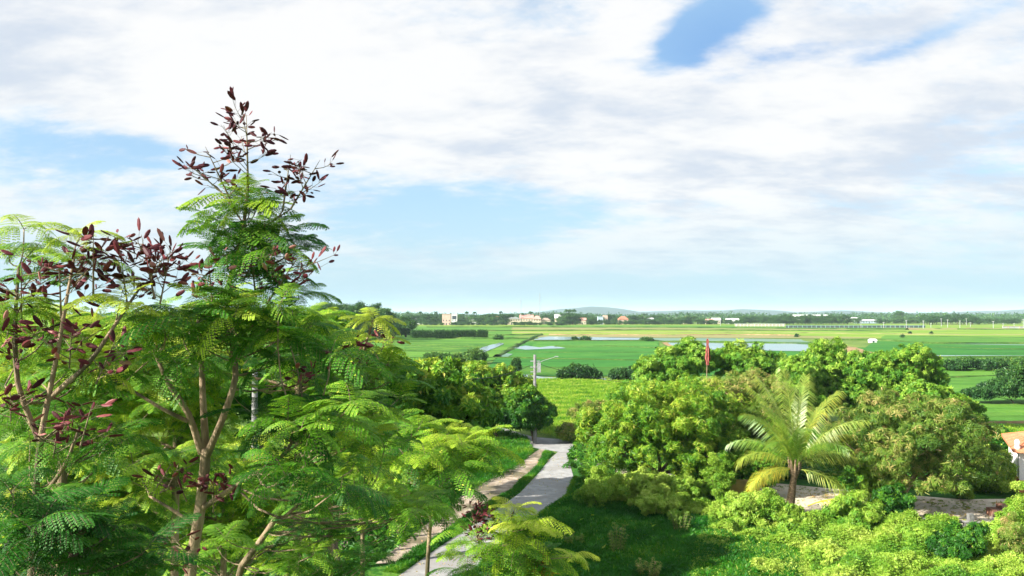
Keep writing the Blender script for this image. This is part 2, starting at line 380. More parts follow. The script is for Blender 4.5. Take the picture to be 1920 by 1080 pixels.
LG = gnd_material('light_rice', [(0, (.045, .15, .016)), (.5, (.08, .21, .022)), (1, (.15, .27, .035))], .03, .3, .5, bump=.6, bs=1.2, stretch=(.3, 1, 1))
YG = gnd_material('yellow_rice', [(0, (.10, .22, .02)), (.5, (.18, .29, .028)), (1, (.27, .31, .05))], .015, .12, .5, stretch=(.25, 1, 1))
OL = gnd_material('stubble', [(0, (.13, .18, .04)), (.5, (.22, .23, .08)), (1, (.30, .24, .12))], .02, .15, .5, stretch=(.2, 1, 1))
BR = gnd_material('bare_earth', [(0, (.16, .12, .05)), (.5, (.30, .20, .10)), (1, (.44, .28, .16))], .05, .6, .5)
DK = gnd_material('weedy_bank', [(0, (.02, .06, .01)), (.5, (.05, .12, .015)), (1, (.12, .16, .04))], .1, 1.2, .5)
WT = surfmat('pond_water', (.10, .16, .13), (.16, .22, .18), .05, .08, 3, 0, .8)
SW = gnd_material('shallow_water', [(0, (.04, .15, .05)), (.5, (.09, .20, .11)), (1, (.2, .3, .25))], .08, .8, .6, rough=.4, bump=0, spec=.4, stretch=(.3, 1, 1))
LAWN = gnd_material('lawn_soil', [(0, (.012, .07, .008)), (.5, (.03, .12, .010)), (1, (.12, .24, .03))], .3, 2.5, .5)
CONC = surfmat('road_concrete', (.25, .25, .25), (.35, .345, .34), 1.6, .9, bump=.2, cc=(.27, .26, .25), det=9)
SAND = surfmat('yard_sand', (.55, .45, .34), (.72, .62, .48), .8, .95, bump=.3, cc=(.42, .38, .3))
PATHM = surfmat('footpath_earth', (.26, .20, .15), (.46, .38, .30), 1.9, .95, bump=.5, cc=(.15, .13, .08), det=9)

def sheet(name, pts, mat, z, n=1, wob=0.0):
    """flat patch with soil sides, from ground points"""
    pts = [Vector((p[0], p[1], 0)) for p in pts]; q = []
    for i in range(len(pts)):
        a, b = pts[i], pts[(i+1) % len(pts)]; k = max(1, int((b-a).length/(8 if wob else 1e9)))
        for j in range(min(k, 60)):
            p = a.lerp(b, j/min(k, 60)); q.append((p.x + rng.uniform(-wob, wob), p.y + rng.uniform(-wob, wob)*2, z))
    me = bpy.data.meshes.new(name); me.from_pydata(q, [], [list(range(len(q)))]); me.materials.append(mat); me.update()
    if me.polygons[0].normal.z < 0: me.flip_normals()
    o = link(name, me); tag(o, kind='structure'); return o
def gsheet(name, px, mat, z, wob=0.0): return sheet(name, [G(u, v) for u, v in px], mat, z, wob=wob)
sheet('ground', [(-14000, -60), (14000, -60), (14000, 14000), (-14000, 14000)], GM, 0)
EL_ = -200; ER = 2150
# bands of paddies, far to near (pixel rows of the photograph turned into ground distances)
gsheet('paddy_field', [(700, 616), (ER, 619), (ER, 608.5), (700, 607)], YG, .02)
gsheet('paddy_field', [(960, 619.5), (1610, 622), (1590, 616), (960, 613.5)], OL, .05, .8)
gsheet('paddy_field', [(EL_, 634), (940, 634.5), (1010, 626), (960, 612), (EL_, 610)], LG, .03)
gsheet('paddy_field', [(960, 628), (ER, 640), (ER, 616), (1580, 619.5), (960, 618)], YG, .08)
gsheet('stubble_field', [(1012, 628.5), (1450, 629), (1640, 633), (1640, 637), (1500, 634.5), (1230, 633.5), (1000, 632)], OL, .12, .8)
gsheet('paddy_field', [(EL_, 700), (800, 700), (925, 676), (1005, 632), (960, 634.5), (EL_, 635.5)], LG, .10)
gsheet('paddy_field', [(900, 706), (1240, 706), (1235, 640), (985, 640), (930, 672)], EM, .10)
gsheet('paddy_field', [(1230, 705), (1760, 705), (1750, 667), (1620, 652), (1235, 650)], EM, .10)
gsheet('paddy_field', [(1600, 668), (ER+200, 668), (ER+100, 641), (1640, 640)], EM, .14)
gsheet('meadow', [(1700, 760), (ER+200, 760), (ER+200, 670), (1700, 670)], LG, .10)
gsheet('meadow', [(860, 800), (1330, 800), (1300, 712), (960, 709)], YG, .10, .3)
gsheet('meadow', [(1720, 900), (ER+300, 900), (ER+300, 752), (1720, 752)], LG, .13)
gsheet('mud_bank', [(1535, 663), (1650, 663), (1600, 652), (1560, 646), (1500, 645)], BR, .16, .8)
gsheet('mud_bank', [(1240, 643), (1262, 656), (1282, 658), (1256, 642)], BR, .16, .3)
# stands of rice of a slightly different age inside the big paddies
gsheet('paddy_field', [(990, 652), (1233, 654), (1235, 641), (1010, 641.5)], gnd_material('young_rice', [(0, (.03, .14, .02)), (.5, (.06, .20, .025)), (1, (.11, .25, .03))], .03, .6, .45), .125, .6)
gsheet('paddy_field', [(905, 704), (1150, 704), (1160, 690), (915, 689)], gnd_material('tall_rice', [(0, (.02, .10, .012)), (.5, (.045, .15, .015)), (1, (.1, .2, .02))], .05, .9, .5), .125, .4)
gsheet('paddy_field', [(1645, 640.5), (ER, 645), (ER, 634), (1660, 629)], LG, .15, .8)
gsheet('paddy_field', [(760, 656), (890, 659), (930, 646), (760, 644)], gnd_material('weedy_rice', [(0, (.02, .09, .012)), (.5, (.06, .17, .018)), (1, (.16, .27, .03))], .12, .9, .5), .125, .8)
gsheet('paddy_field', [(1000, 612.5), (1500, 614), (1500, 611), (1000, 610)], LG, .10, 1)
# water
def wsheet(px, mat, z, wob=.5, name='water'): return gsheet(name, px, mat, z, wob)
wsheet([(1250, 642.5), (1275, 655), (1360, 657), (1545, 660), (1530, 644.5), (1400, 644)], WT, .18, .4)
wsheet([(1355, 659.5), (1378, 670), (1420, 670), (1412, 660)], WT, .18, .3)
wsheet([(1248, 640.3), (1520, 643), (1500, 637), (1330, 634.5), (1200, 634.5)], SW, .18, .6)
wsheet([(1003, 638), (1195, 637.8), (1225, 634.8), (1030, 631.5), (1010, 634)], WT, .18, .8)
wsheet([(884, 663), (897, 665), (915, 658.5), (946, 645), (938, 643), (905, 652)], WT, .20, .3)
wsheet([(958, 653), (985, 656.5), (1060, 653.8), (1035, 649.5), (1010, 652), (985, 649)], WT, .18, .5)
wsheet([(928, 669), (950, 672), (962, 665), (945, 663)], SW, .18, .3)
wsheet([(975, 705.5), (1000, 711.5), (1045, 712.5), (1046, 710), (1015, 708.5), (990, 703.5)], WT, .18, .1)
wsheet([(1095, 711.5), (1128, 713), (1140, 723), (1150, 723), (1146, 714), (1125, 710)], WT, .18, .1)
wsheet([(1755, 669), (ER, 670.3), (ER, 668.6), (1755, 667.2)], WT, .18, .1)
wsheet([(1740, 645), (1900, 648), (ER, 652), (ER, 650), (1900, 646.6), (1740, 644)], SW, .2, .2)

def ridge(px, w, h, mat=DK, name='field_bank', wob=.35, seg=6.0):
    pts = [G(u, v) for u, v in px]; q = []
    for a, b in zip(pts[:-1], pts[1:]):
        k = max(1, min(80, int((b-a).length/seg)))
        q += [a.lerp(b, j/k) for j in range(k)]
    q.append(pts[-1]); mb = MB(); V = []; n = 5
    for i, p in enumerate(q):
        d = (q[min(i+1, len(q)-1)] - q[max(i-1, 0)]).normalized(); s = Vector((-d.y, d.x, 0))
        c = p + s*rng.uniform(-wob, wob)*w; hh = h*rng.uniform(.5, 1.25); ww = w*rng.uniform(.8, 1.2)
        for a, z in ((-1, -.02), (-.5, .75), (0, 1), (.5, .75), (1, -.02)): v = c + s*a*ww/2; V.append((v.x, v.y, z*hh + .08))
    Q = [(i*n+k, i*n+k+1, (i+1)*n+k+1, (i+1)*n+k) for i in range(len(q)-1) for k in range(n-1)]
    mb.add(V, Q); o = mb.build(name, mat, smooth=True); tag(o, kind='structure'); return o
ridge([(740, 672), (925, 671.5), (1240, 677.5)], 1.2, .35)
ridge([(1040, 650), (1140, 650), (1230, 653)], 1.6, .3)
ridge([(930, 688), (1080, 690), (1240, 688)], .5, .12)
ridge([(960, 660.5), (1100, 662), (1236, 661)], .8, .15)
ridge([(1700, 631), (1850, 633), (ER, 636)], 2, .3)
ridge([(740, 648), (830, 650), (905, 652)], 1.2, .25)
ridge([(740, 658), (820, 660), (885, 663)], 1.2, .25)
ridge([(1755, 710), (1850, 706), (ER, 703)], .8, .3)
ridge([(1016, 627.5), (1000, 633), (975, 645), (952, 657), (930, 670)], 2.2, .6)
ridge([(1000, 640.3), (1100, 640), (1235, 640.2)], 2, .6)
ridge([(1235, 641.6), (1330, 642), (1420, 643), (1520, 645)], 1.6, .6)
ridge([(1355, 658.5), (1425, 659.5)], 1, .5, BR)
ridge([(820, 634.5), (900, 636), (990, 636)], 3, .8)
ridge([(830, 628.8), (960, 629), (1010, 627.5)], 2.5, .6)
ridge([(900, 621), (1060, 620.5), (1200, 619.5), (1500, 620.5), (1700, 622)], 3, .8)
ridge([(800, 614), (1000, 613.8), (1300, 615), (1600, 617.5), (1760, 618), (ER, 620)], 4, 1.0)
ridge([(1030, 628), (1200, 629), (1400, 628), (1500, 629.5)], 3, .5, BR)
ridge([(960, 624), (1250, 625), (1400, 623.5), (1760, 628), (ER, 629)], 2.5, .5, OL)
ridge([(1560, 638), (1640, 638.5), (1750, 645.5), (1900, 645), (ER, 647)], 2.5, .7)
ridge([(1750, 651), (1850, 655), (ER, 659)], 1.5, .3)
ridge([(1750, 671), (ER, 672.5)], 1.2, .5)
ridge([(1755, 694.5), (1900, 697)], 1.4, .4)
ridge([(1720, 794), (1860, 795), (ER, 796)], 1.0, .35, BR)
ridge([(1700, 618.5), (1820, 618), (ER, 617.5)], 4, 1.2, OL)

# roads and yard near the building
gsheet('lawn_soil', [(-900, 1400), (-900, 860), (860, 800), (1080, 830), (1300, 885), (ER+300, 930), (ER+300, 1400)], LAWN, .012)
road_px = [(742, 1085), (880, 1085), (925, 1035), (1003, 975), (1064, 930), (1076, 898), (1068, 868), (1062, 850), (1046, 848), (1030, 862), (1010, 888), (975, 925), (905, 975), (830, 1022)]
gsheet('road', road_px, CONC, .03)
gsheet('footpath', [(700, 1060), (745, 1062), (818, 1008), (880, 968), (955, 925), (1005, 885), (1038, 845), (1010, 842), (985, 862), (950, 880), (880, 915), (850, 945)], PATHM, .025, .15)
gsheet('road', [(880, 800), (940, 810), (985, 838), (1060, 850), (1100, 845), (1120, 832), (1075, 826), (1000, 820), (960, 808), (900, 790)], CONC, .035)
gsheet('yard', [(1075, 872), (1180, 905), (1560, 968), (1730, 992), (1880, 1000), (ER, 1010), (ER, 933), (1800, 937), (1560, 918), (1300, 892), (1080, 855)], SAND, .03, .1)
gsheet('ground_clearing', [(440, 1020), (640, 1060), (660, 1010), (560, 985)], PATHM, .02, .2)

# hills far away, a real stretch of terrain
HILLS = surfmat('hill_woods', (.008, .025, .035), (.016, .04, .045), .004, .95, bump=0)
prof = [(-2600, 588), (600, 588), (900, 588), (1000, 586), (1040, 579), (1100, 575), (1140, 576.5), (1190, 583), (1230, 582), (1300, 579.5), (1400, 578.5), (1460, 583), (1500, 585), (1560, 582.5),
        (1620, 584), (1660, 588), (1700, 585), (1760, 587), (1800, 585), (1850, 583.5), (1880, 585), (1930, 578), (2100, 570), (2600, 572), (4000, 585)]
def hills():
    nx, ny = 260, 14; D = 6000.; mb = MB(); xs = np.linspace(-9000, 9000, nx); V = []
    pu = np.array([p[0] for p in prof]); pv = np.array([p[1] for p in prof])
    for j in range(ny):
        y = 5200 + 1600*j/(ny-1); b = math.sin(math.pi*j/(ny-1))**.8
        for x in xs:
            u = 960 + x/D*FPX; v = np.interp(u, pu, pv) + .8*math.sin(u*.043) + .4*math.sin(u*.11+2)
            h = CAMH + (HOR - v)/FPX*D; V.append((x, y, max(0, h)*b*(.9 + .1*math.sin(x*.004 + y*.003)) - .5))
    Q = [(j*nx+i, j*nx+i+1, (j+1)*nx+i+1, (j+1)*nx+i) for j in range(ny-1) for i in range(nx-1)]
    mb.add(V, Q); o = mb.build('hills', HILLS, smooth=True); tag(o, kind='structure')
hills()

# ------------------------------------------------------------------ leafy crowns for trees and shrubs
def zframes(nrm):
    z = nrm/np.linalg.norm(nrm, axis=1)[:, None]; a = rng.normal(0, 1, z.shape)
    x = a - z*np.sum(a*z, 1)[:, None]; x /= np.linalg.norm(x, axis=1)[:, None]; y = np.cross(z, x)
    return np.stack([x, y, z], -1)
def crown(mb, C, RX, RZ, n, size, tint, tmpl, RY=None, sub=None, fill=.18, tv=.12, lobe=.30, low=-.55, top=.0):
    """leaf sprigs over knobbly lobes: centre, radii, count"""
    C = np.array(C, float); RY = RY or RX; ns = sub or max(14, int(62*min(1.9, (RX*RZ)**.5/2.5)))
    sd_ = rng.normal(0, 1, (ns*3, 3)); sd_ /= np.linalg.norm(sd_, axis=1)[:, None]; sd_ = sd_[sd_[:, 2] > low][:ns]
    ctr = sd_*np.array([RX, RY, RZ])*rng.uniform(.5, 1.04, (len(sd_), 1)); rad = lobe*(.85 if sub else .68)*min(RX, RZ*1.2)*rng.uniform(.35, 1.45, len(sd_))
    lt = rng.uniform(-tv, tv, len(sd_))
    k = rng.integers(len(sd_), size=n); d = rng.normal(0, 1, (n, 3)); d[:, 2] = d[:, 2]*.8 + .25; d /= np.linalg.norm(d, axis=1)[:, None]
    p = ctr[k] + d*(rad[k]*rng.uniform(.55, 1.12, n)**.7)[:, None]*np.array([1, 1, .8])
    inner = rng.random(n) < fill; di = rng.normal(0, 1, (n, 3)); di /= np.linalg.norm(di, axis=1)[:, None]
    pin = di*np.array([RX, RY, RZ])*(rng.random((n, 1))**.4*.75); p[inner] = pin[inner]
    nr = d + p/np.array([RX, RY, RZ])*.5 + np.array([0, 0, .5]) + rng.normal(0, .6, (n, 3))
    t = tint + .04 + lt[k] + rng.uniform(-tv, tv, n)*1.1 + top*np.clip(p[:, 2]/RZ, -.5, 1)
    rot = zframes(nr); s = size*rng.uniform(.6, 1.25, n); ch = rng.integers(len(tmpl), size=n)
    for v in range(len(tmpl)):
        q = ch == v; instance(mb, tmpl[v], (p+C)[q], rot[q], s[q], t[q])
def limb(mb, a, b, r0, r1, m=0, n=6):
    a, b = Vector(a), Vector(b); L = (b-a).length; s = Vector(rng.normal(0, .1, 3))*L; s.z = abs(s.z)*.4
    pts = [a.lerp(b, t) + s*math.sin(math.pi*t) for t in np.linspace(0, 1, 6)]
    mb.tube(pts, list(np.linspace(r0, r1, 6)), m, .5, n)
def px_tree(name, label, base, lobes, n, size, tint, mat, tmpl, cat='tree', group=None, bark='darkbark', tr=.16, fork=.35, tv=.12, top=.1, fill=.18, limbs=1, extra=None, lobe=.3, trunk=True):
    """base = photo pixel of its foot; lobes = (u, v, ru, rv, extra depth) in photo pixels at the tree's distance"""
    b = G(*base); e = empty(name, b, label, cat, group); mb = MB(); tb = MB(); tot = sum(l[2]*l[3] for l in lobes)
    first = True; nodes = []
    for (u, v, ru, rv, dd) in lobes:
        d = b.y+dd; c = P(u, v, d) - b; k = d/FPX
        crown(mb, c, ru*k, rv*k, int(n*ru*rv/tot), size, tint, tmpl, tv=tv, top=top, fill=fill, lobe=lobe); nodes.append((c, ru*k, rv*k))
    cm = sum((q[0] for q in nodes), Vector())/len(nodes); f = Vector((cm.x*.35, cm.y*.35, max(.5, (cm.z)*fork)))
    if trunk:
        limb(tb, (0, 0, -.15), f, tr, tr*.72, 0, 9)
        for (c, rx, rz) in nodes:
            q = c + Vector((0, 0, -rz*.25)); limb(tb, f, q, tr*.6, tr*.25)
            for j in range(5*limbs):
                a = rng.uniform(0, 6.28); t_ = q + Vector((math.cos(a)*rx*.75, math.sin(a)*rx*.75, rz*rng.uniform(0, .7)))
                limb(tb, q.lerp(f, rng.uniform(0, .5)), t_, tr*.25, tr*.05, 0, 5)
        tb.build('trunk', MT[bark], e, smooth=True)
    if extra: extra(mb, e, b)
    mb.build('crown', MT[mat] if isinstance(mat, str) else mat, e); return e

# the two big round trees, the light trees behind them, the row along the road
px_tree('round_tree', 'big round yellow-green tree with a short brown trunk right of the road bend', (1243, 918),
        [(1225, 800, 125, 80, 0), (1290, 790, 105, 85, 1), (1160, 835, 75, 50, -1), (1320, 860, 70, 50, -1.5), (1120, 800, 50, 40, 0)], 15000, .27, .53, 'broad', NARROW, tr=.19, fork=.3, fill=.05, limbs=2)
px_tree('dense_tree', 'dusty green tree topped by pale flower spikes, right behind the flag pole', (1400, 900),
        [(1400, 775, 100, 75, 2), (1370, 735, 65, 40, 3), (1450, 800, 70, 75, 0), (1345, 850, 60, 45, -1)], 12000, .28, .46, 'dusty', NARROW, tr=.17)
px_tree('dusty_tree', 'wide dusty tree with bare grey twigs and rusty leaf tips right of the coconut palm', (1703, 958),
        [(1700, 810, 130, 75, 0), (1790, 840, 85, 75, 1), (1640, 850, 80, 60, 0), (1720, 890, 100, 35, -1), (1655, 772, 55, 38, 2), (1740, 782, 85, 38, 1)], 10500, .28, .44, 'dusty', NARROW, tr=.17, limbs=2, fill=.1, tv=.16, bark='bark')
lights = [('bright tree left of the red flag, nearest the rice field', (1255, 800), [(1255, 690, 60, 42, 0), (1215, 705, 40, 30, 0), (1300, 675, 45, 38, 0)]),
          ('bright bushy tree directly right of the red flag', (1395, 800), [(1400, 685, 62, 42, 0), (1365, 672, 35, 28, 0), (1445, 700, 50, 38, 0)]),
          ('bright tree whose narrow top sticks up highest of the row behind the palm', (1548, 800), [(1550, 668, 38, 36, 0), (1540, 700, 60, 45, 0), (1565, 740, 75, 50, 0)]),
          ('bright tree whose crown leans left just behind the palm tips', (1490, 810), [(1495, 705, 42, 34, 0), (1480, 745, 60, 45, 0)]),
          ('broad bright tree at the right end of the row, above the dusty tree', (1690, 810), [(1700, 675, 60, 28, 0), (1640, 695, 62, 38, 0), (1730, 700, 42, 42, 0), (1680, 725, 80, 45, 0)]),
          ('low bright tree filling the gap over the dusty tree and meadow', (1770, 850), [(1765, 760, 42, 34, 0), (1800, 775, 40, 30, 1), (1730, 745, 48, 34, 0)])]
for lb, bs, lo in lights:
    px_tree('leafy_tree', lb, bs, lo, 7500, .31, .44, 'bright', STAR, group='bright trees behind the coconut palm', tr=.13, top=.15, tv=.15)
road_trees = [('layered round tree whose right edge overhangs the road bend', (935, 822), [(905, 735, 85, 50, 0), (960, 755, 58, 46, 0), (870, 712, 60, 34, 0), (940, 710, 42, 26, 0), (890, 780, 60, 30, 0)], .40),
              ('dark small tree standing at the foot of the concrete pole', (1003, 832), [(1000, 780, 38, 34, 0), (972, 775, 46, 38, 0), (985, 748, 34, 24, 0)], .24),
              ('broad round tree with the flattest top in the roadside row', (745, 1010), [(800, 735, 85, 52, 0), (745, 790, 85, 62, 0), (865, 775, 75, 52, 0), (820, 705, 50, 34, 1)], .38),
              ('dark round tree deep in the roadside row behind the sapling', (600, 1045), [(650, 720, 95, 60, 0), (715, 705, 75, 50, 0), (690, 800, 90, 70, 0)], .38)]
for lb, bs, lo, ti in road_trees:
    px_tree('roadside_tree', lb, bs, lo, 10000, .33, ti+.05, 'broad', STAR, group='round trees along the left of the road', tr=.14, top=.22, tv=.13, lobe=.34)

# bushes and small trees in the middle distance
bushes = [('dark rounded bush on the bank beyond the concrete pole', (1085, 711), [(1062, 701, 16, 8, 0), (1080, 697, 18, 11, 0), (1098, 699, 18, 10, 0), (1116, 704, 12, 6, 0)], .16, 'far', 2600, .7),
          ('dark low bush between the round bush and the bright trees', (1168, 714), [(1160, 703, 18, 10, 0), (1185, 702, 20, 12, 0)], .16, 'far', 1800, .7),
          ('dull olive bush on the left paddy edge above the roadside trees', (875, 682), [(860, 674, 40, 10, 0), (890, 668, 22, 12, 0)], .4, 'far', 2200, .8),
          ('dull bush left of the olive bush, half behind the roadside trees', (820, 684), [(822, 672, 28, 9, 0)], .35, 'far', 1200, .8),
          ('dark little tree poking up beside the pole above the roadside trees', (966, 706), [(966, 690, 10, 10, 0), (960, 700, 12, 7, 0), (969, 680, 6, 7, 0)], .2, 'far', 900, .6),
          ('large dark bush at the right edge of the meadow', (1900, 758), [(1890, 728, 45, 22, 0), (1935, 715, 50, 38, 0), (1840, 738, 30, 12, 0)], .2, 'far', 5000, .5),
          ('low dark bush line across the green meadow on the right', (1830, 695), [(1780, 683, 30, 8, 0), (1815, 682, 24, 10, 0), (1850, 684, 28, 9, 0), (1890, 683, 28, 10, 0), (1930, 685, 30, 12, 0)], .22, 'far', 4200, .7),
          ('yellow-green shrub mass on the slope left of the white wall', (1850, 922), [(1862, 878, 34, 40, 0), (1845, 900, 44, 18, 0)], .62, 'bright', 4500, .3),
          ('dark green bush behind the dusty tree on the meadow side', (1850, 880), [(1850, 830, 42, 40, 3), (1880, 845, 30, 25, 3)], .3, 'broad', 4000, .35),
          ('small round bush on the yard edge under the dusty tree', (1800, 935), [(1800, 920, 20, 15, 0)], .62, 'bright', 1200, .2),
          ('tiny shrub alone on the far yellow paddy by the diagonal bank', (934, 637), [(934, 633, 8, 4, 0)], .3, 'far', 200, 1.2),
          ('small bush clump at the left end of the long pond strip', (1078, 638), [(1078, 635.5, 4, 2.4, 0)], .15, 'far', 120, 1.2),
          ('wider bush clump in the middle of the long pond strip', (1097, 638), [(1097, 635.5, 10, 2.6, 0)], .15, 'far', 220, 1.2),
          ('bush clump at the right end of the long pond strip', (1212, 640), [(1212, 637.5, 12, 2.6, 0)], .2, 'far', 260, 1.2),
          ('reddish scrubby bush at the left foot of the round tree', (1090, 790), [(1085, 775, 26, 12, 0), (1110, 765, 30, 14, 0)], .45, 'dusty', 1500, .3),
          ('green scrub by the road bend between pole and round tree', (1085, 830), [(1080, 812, 34, 18, 0), (1120, 820, 30, 22, 0)], .5, 'dusty', 2600, .35)]
for lb, bs, lo, ti, mt, n, sz in bushes:
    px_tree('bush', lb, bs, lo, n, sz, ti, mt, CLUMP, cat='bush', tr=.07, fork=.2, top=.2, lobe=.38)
# the reed row on the left paddy
for i, (u0, u1, lb) in enumerate([(772, 812, 'clump of tall reeds at the left end of the reed row'), (815, 840, 'narrow clump of tall reeds second from the left'),
                                   (842, 866, 'dense clump of tall reeds in the middle of the reed row'), (868, 892, 'clump of tall reeds right of the middle'), (896, 913, 'separate last clump of tall reeds at the right end of the row')]):
    a, b = G(u0, 635), G(u1, 635); c = (a+b)/2; e = empty('reed_clump', c, lb, 'reeds', 'reed clumps on the left paddy'); mb = MB(); w = (b-a).length/2
    n = 1500; p = np.stack([rng.uniform(-w, w, n), rng.uniform(-3, 3, n), rng.uniform(.1, 1, n)**.8*3.9*rng.uniform(.75, 1.05, n)], -1)
    instance(mb, sprig_template(5, w=.18, droop=.4, up=1.2, seed=5), p, zframes(rng.normal(0, .25, (n, 3)) + np.array([0, 0, 1])), rng.uniform(.6, 1.3, n), np.clip(.1+.12*p[:, 2], 0, .62)*0+rng.uniform(.1, .5, n))
    mb.build('foliage', MT['far'], e)

# ------------------------------------------------------------------ coconut palm
def palm_frond(mb, o, yaw, el, L, droop, tint, nl=66, ll=1.2, mstem=1, tw=0.0):
    o = Vector(o); c, s = math.cos(yaw), math.sin(yaw); pts = []; e = el
    p = o.copy(); k = 14; st = L/k
    for i in range(k+1):
        pts.append(p.copy()); p = p + Vector((c*math.cos(e), s*math.cos(e), math.sin(e)))*st; e -= droop/k*(.5 + 1.1*i/k)
    mb.tube(pts, list(np.linspace(.035, .006, k+1)), mstem, tint, 5)
    V = []; Q = []; side0 = Vector((-s, c, 0))
    for j in range(nl):
        t = .14 + .85*j/nl; f = t*k; i = min(int(f), k-1); q = pts[i].lerp(pts[i+1], f-i); tan = (pts[i+1]-pts[i]).normalized()
        for sg in (-1, 1):
            l = ll*(math.sin(math.pi*(.12+.8*t))**.6)*rng.uniform(.85, 1.1); sv = side0*sg
            d = (tan*(.55+.5*t) + sv*.8 + Vector((0, 0, rng.uniform(-.25, .15) + tw))).normalized()
            d2 = (d + Vector((0, 0, -1.3))).normalized(); w = tan*.016
            a, b, e_ = q, q + d*l*.5, q + d*l*.5 + d2*l*.55; n0 = len(V)
            V += [tuple(a-w), tuple(a+w), tuple(b+w*1.1), tuple(b-w*1.1), tuple(e_)]; Q += [(n0, n0+1, n0+2, n0+3), (n0+3, n0+2, n0+4, n0+4)]
    mb.add(V, Q, 0, np.clip(tint + rng.uniform(-.1, .1, len(Q)), 0, 1))
cb = G(1478, 966); ce = empty('coconut_palm', cb, 'young coconut palm with long upright fronds between the two big trees', 'palm tree')
tb = MB(); top_ = P(1490, 880, cb.y) - cb
tb.tube([(0, 0, -.1), (top_.x*.3, 0, .6), (top_.x*.8, 0, top_.z*.75), tuple(top_)], [.30, .24, .17, .15], 0, .5, 12); tb.build('trunk', MT['palmbark'], ce, smooth=True)
tb = MB()
for k in range(9):
    a = k*.7+.3; tb.tube([top_+Vector((0, 0, -.5)), top_ + Vector((math.cos(a)*.28, math.sin(a)*.28, .1)), top_ + Vector((math.cos(a)*.35, math.sin(a)*.35, .7))], [.13, .08, .03], 0, .5, 6)
tb.build('leaf_sheath', MT['palmbark'], ce, smooth=True)
fr = [(100, 88, 5.6, .45, .62), (50, 82, 5.5, .6, .62), (150, 81, 5.5, .6, .66), (10, 74, 5.2, .8, .68), (175, 77, 5.2, .7, .62), (-20, 62, 4.8, 1.1, .66), (200, 68, 4.8, 1.1, .66), (-95, 70, 4.6, 1.5, .45),
      (-60, 58, 4.2, 1.6, .5), (-130, 60, 4.2, 1.6, .5), (20, 50, 4.6, 1.3, .72), (178, 44, 3.6, 1.8, .66), (150, 50, 4.2, 1.6, .5), (-8, 42, 3.7, 1.5, .66), (200, 14, 3.4, 1.4, .74), (-40, 5, 3.5, 1.5, .66), (80, 45, 4.5, 1.5, .4), (120, 60, 4.8, 1.2, .4), (-150, 75, 4.9, 1.0, .5), (188, 2, 3.3, 1.3, .9)]
for (a, el, L, dr, ti) in fr:
    mb = MB(); palm_frond(mb, top_, R(a), R(el), L, dr, ti); mb.build('frond', [MT['palm'], MT['palm']], ce)
mb = MB(); db = G(1515, 975) + Vector((0, 0, .75)); palm_frond(mb, (0, 0, 0), R(-28), R(28), 3.9, 1.35, .95, ll=.6, tw=-.2)
o = mb.build('fallen_frond', [MT['palm'], MT['palm']], None, db); tag(o, 'yellow dead palm frond arching over the shrubs right of the palm foot', 'palm frond')

# ------------------------------------------------------------------ low growth near the building
def heightfield_growth(name, label, poly, n, size, tint, mat, tmpl, hmax, tv=.18, seed=0, cat='undergrowth'):
    q = np.array([[p.x, p.y] for p in (G(u, v) for u, v in poly)]); lo, hi = q.min(0), q.max(0); out = []
    while sum(len(a) for a in out) < n:
        c = rng.uniform(lo, hi, (n*2, 2)); ins = np.zeros(len(c), bool); j = len(q)-1
        for i in range(len(q)):
            xi, yi, xj, yj = *q[i], *q[j]; cr = ((yi > c[:, 1]) != (yj > c[:, 1])) & (c[:, 0] < (xj-xi)*(c[:, 1]-yi)/((yj-yi) or 1e-9)+xi); ins ^= cr; j = i
        out.append(c[ins])
    c = np.concatenate(out)[:n]; x, y = c[:, 0], c[:, 1]
    f = .5 + .3*np.sin(x*1.3+seed+np.sin(y))*np.cos(y*1.1+seed*2) + .25*np.sin(x*.43+y*.61+seed) + .22*np.sin(x*2.9-y*2.3+np.sin(x*1.7))
    z = hmax*np.clip(f, .08, 1)*rng.uniform(.55, 1, n)
    t = tint + tv*np.sin(x*.8+seed*3)*np.cos(y*1.3) + rng.uniform(-.12, .12, n)
    mb = MB(); rot = zframes(rng.normal(0, .45, (n, 3)) + np.array([0, 0, 1])); s = size*rng.uniform(.5, 1.4, n); ch = rng.integers(len(tmpl), size=n)
    for v in range(len(tmpl)):
        k = ch == v; instance(mb, tmpl[v], np.stack([x, y, z], -1)[k], rot[k], s[k], t[k])
    o = mb.build(name, MT[mat]); tag(o, label, cat, kind='stuff'); return o
TUFT = [sprig_template(7, w=.10, droop=.35, seed=40+s, up=1.2) for s in range(3)]
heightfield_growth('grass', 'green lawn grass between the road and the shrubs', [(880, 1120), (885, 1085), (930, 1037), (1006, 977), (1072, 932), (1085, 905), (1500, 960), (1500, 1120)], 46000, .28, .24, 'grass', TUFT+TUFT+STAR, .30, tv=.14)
heightfield_growth('grass', 'ragged yellow-green meadow grass beyond the road bend', [(960, 712), (1310, 716), (1300, 800), (1100, 840), (960, 800)], 30000, .45, .64, 'grass', TUFT, .25)
heightfield_growth('grass', 'narrow grass verge between the footpath and the road', [(745, 1078), (838, 1016), (905, 969), (975, 920), (1015, 880), (1035, 850), (1022, 846), (1005, 878), (955, 922), (885, 962), (818, 1008), (720, 1072)], 7000, .2, .3, 'grass', TUFT, .18)
heightfield_growth('grass', 'grassy bank left of the footpath', [(700, 1010), (870, 925), (960, 885), (1000, 850), (985, 820), (900, 800), (700, 900)], 14000, .35, .35, 'grass', TUFT, .35)
heightfield_growth('undergrowth', 'tangled leafy undergrowth below the palm and the dusty tree', [(1560, 1130), (1500, 1040), (1330, 1000), (1330, 960), (1480, 975), (1640, 985), (1760, 1000), (2050, 1010), (2050, 1130)], 52000, .16, .68, 'bright', STAR+CLUMP, .85, tv=.28)
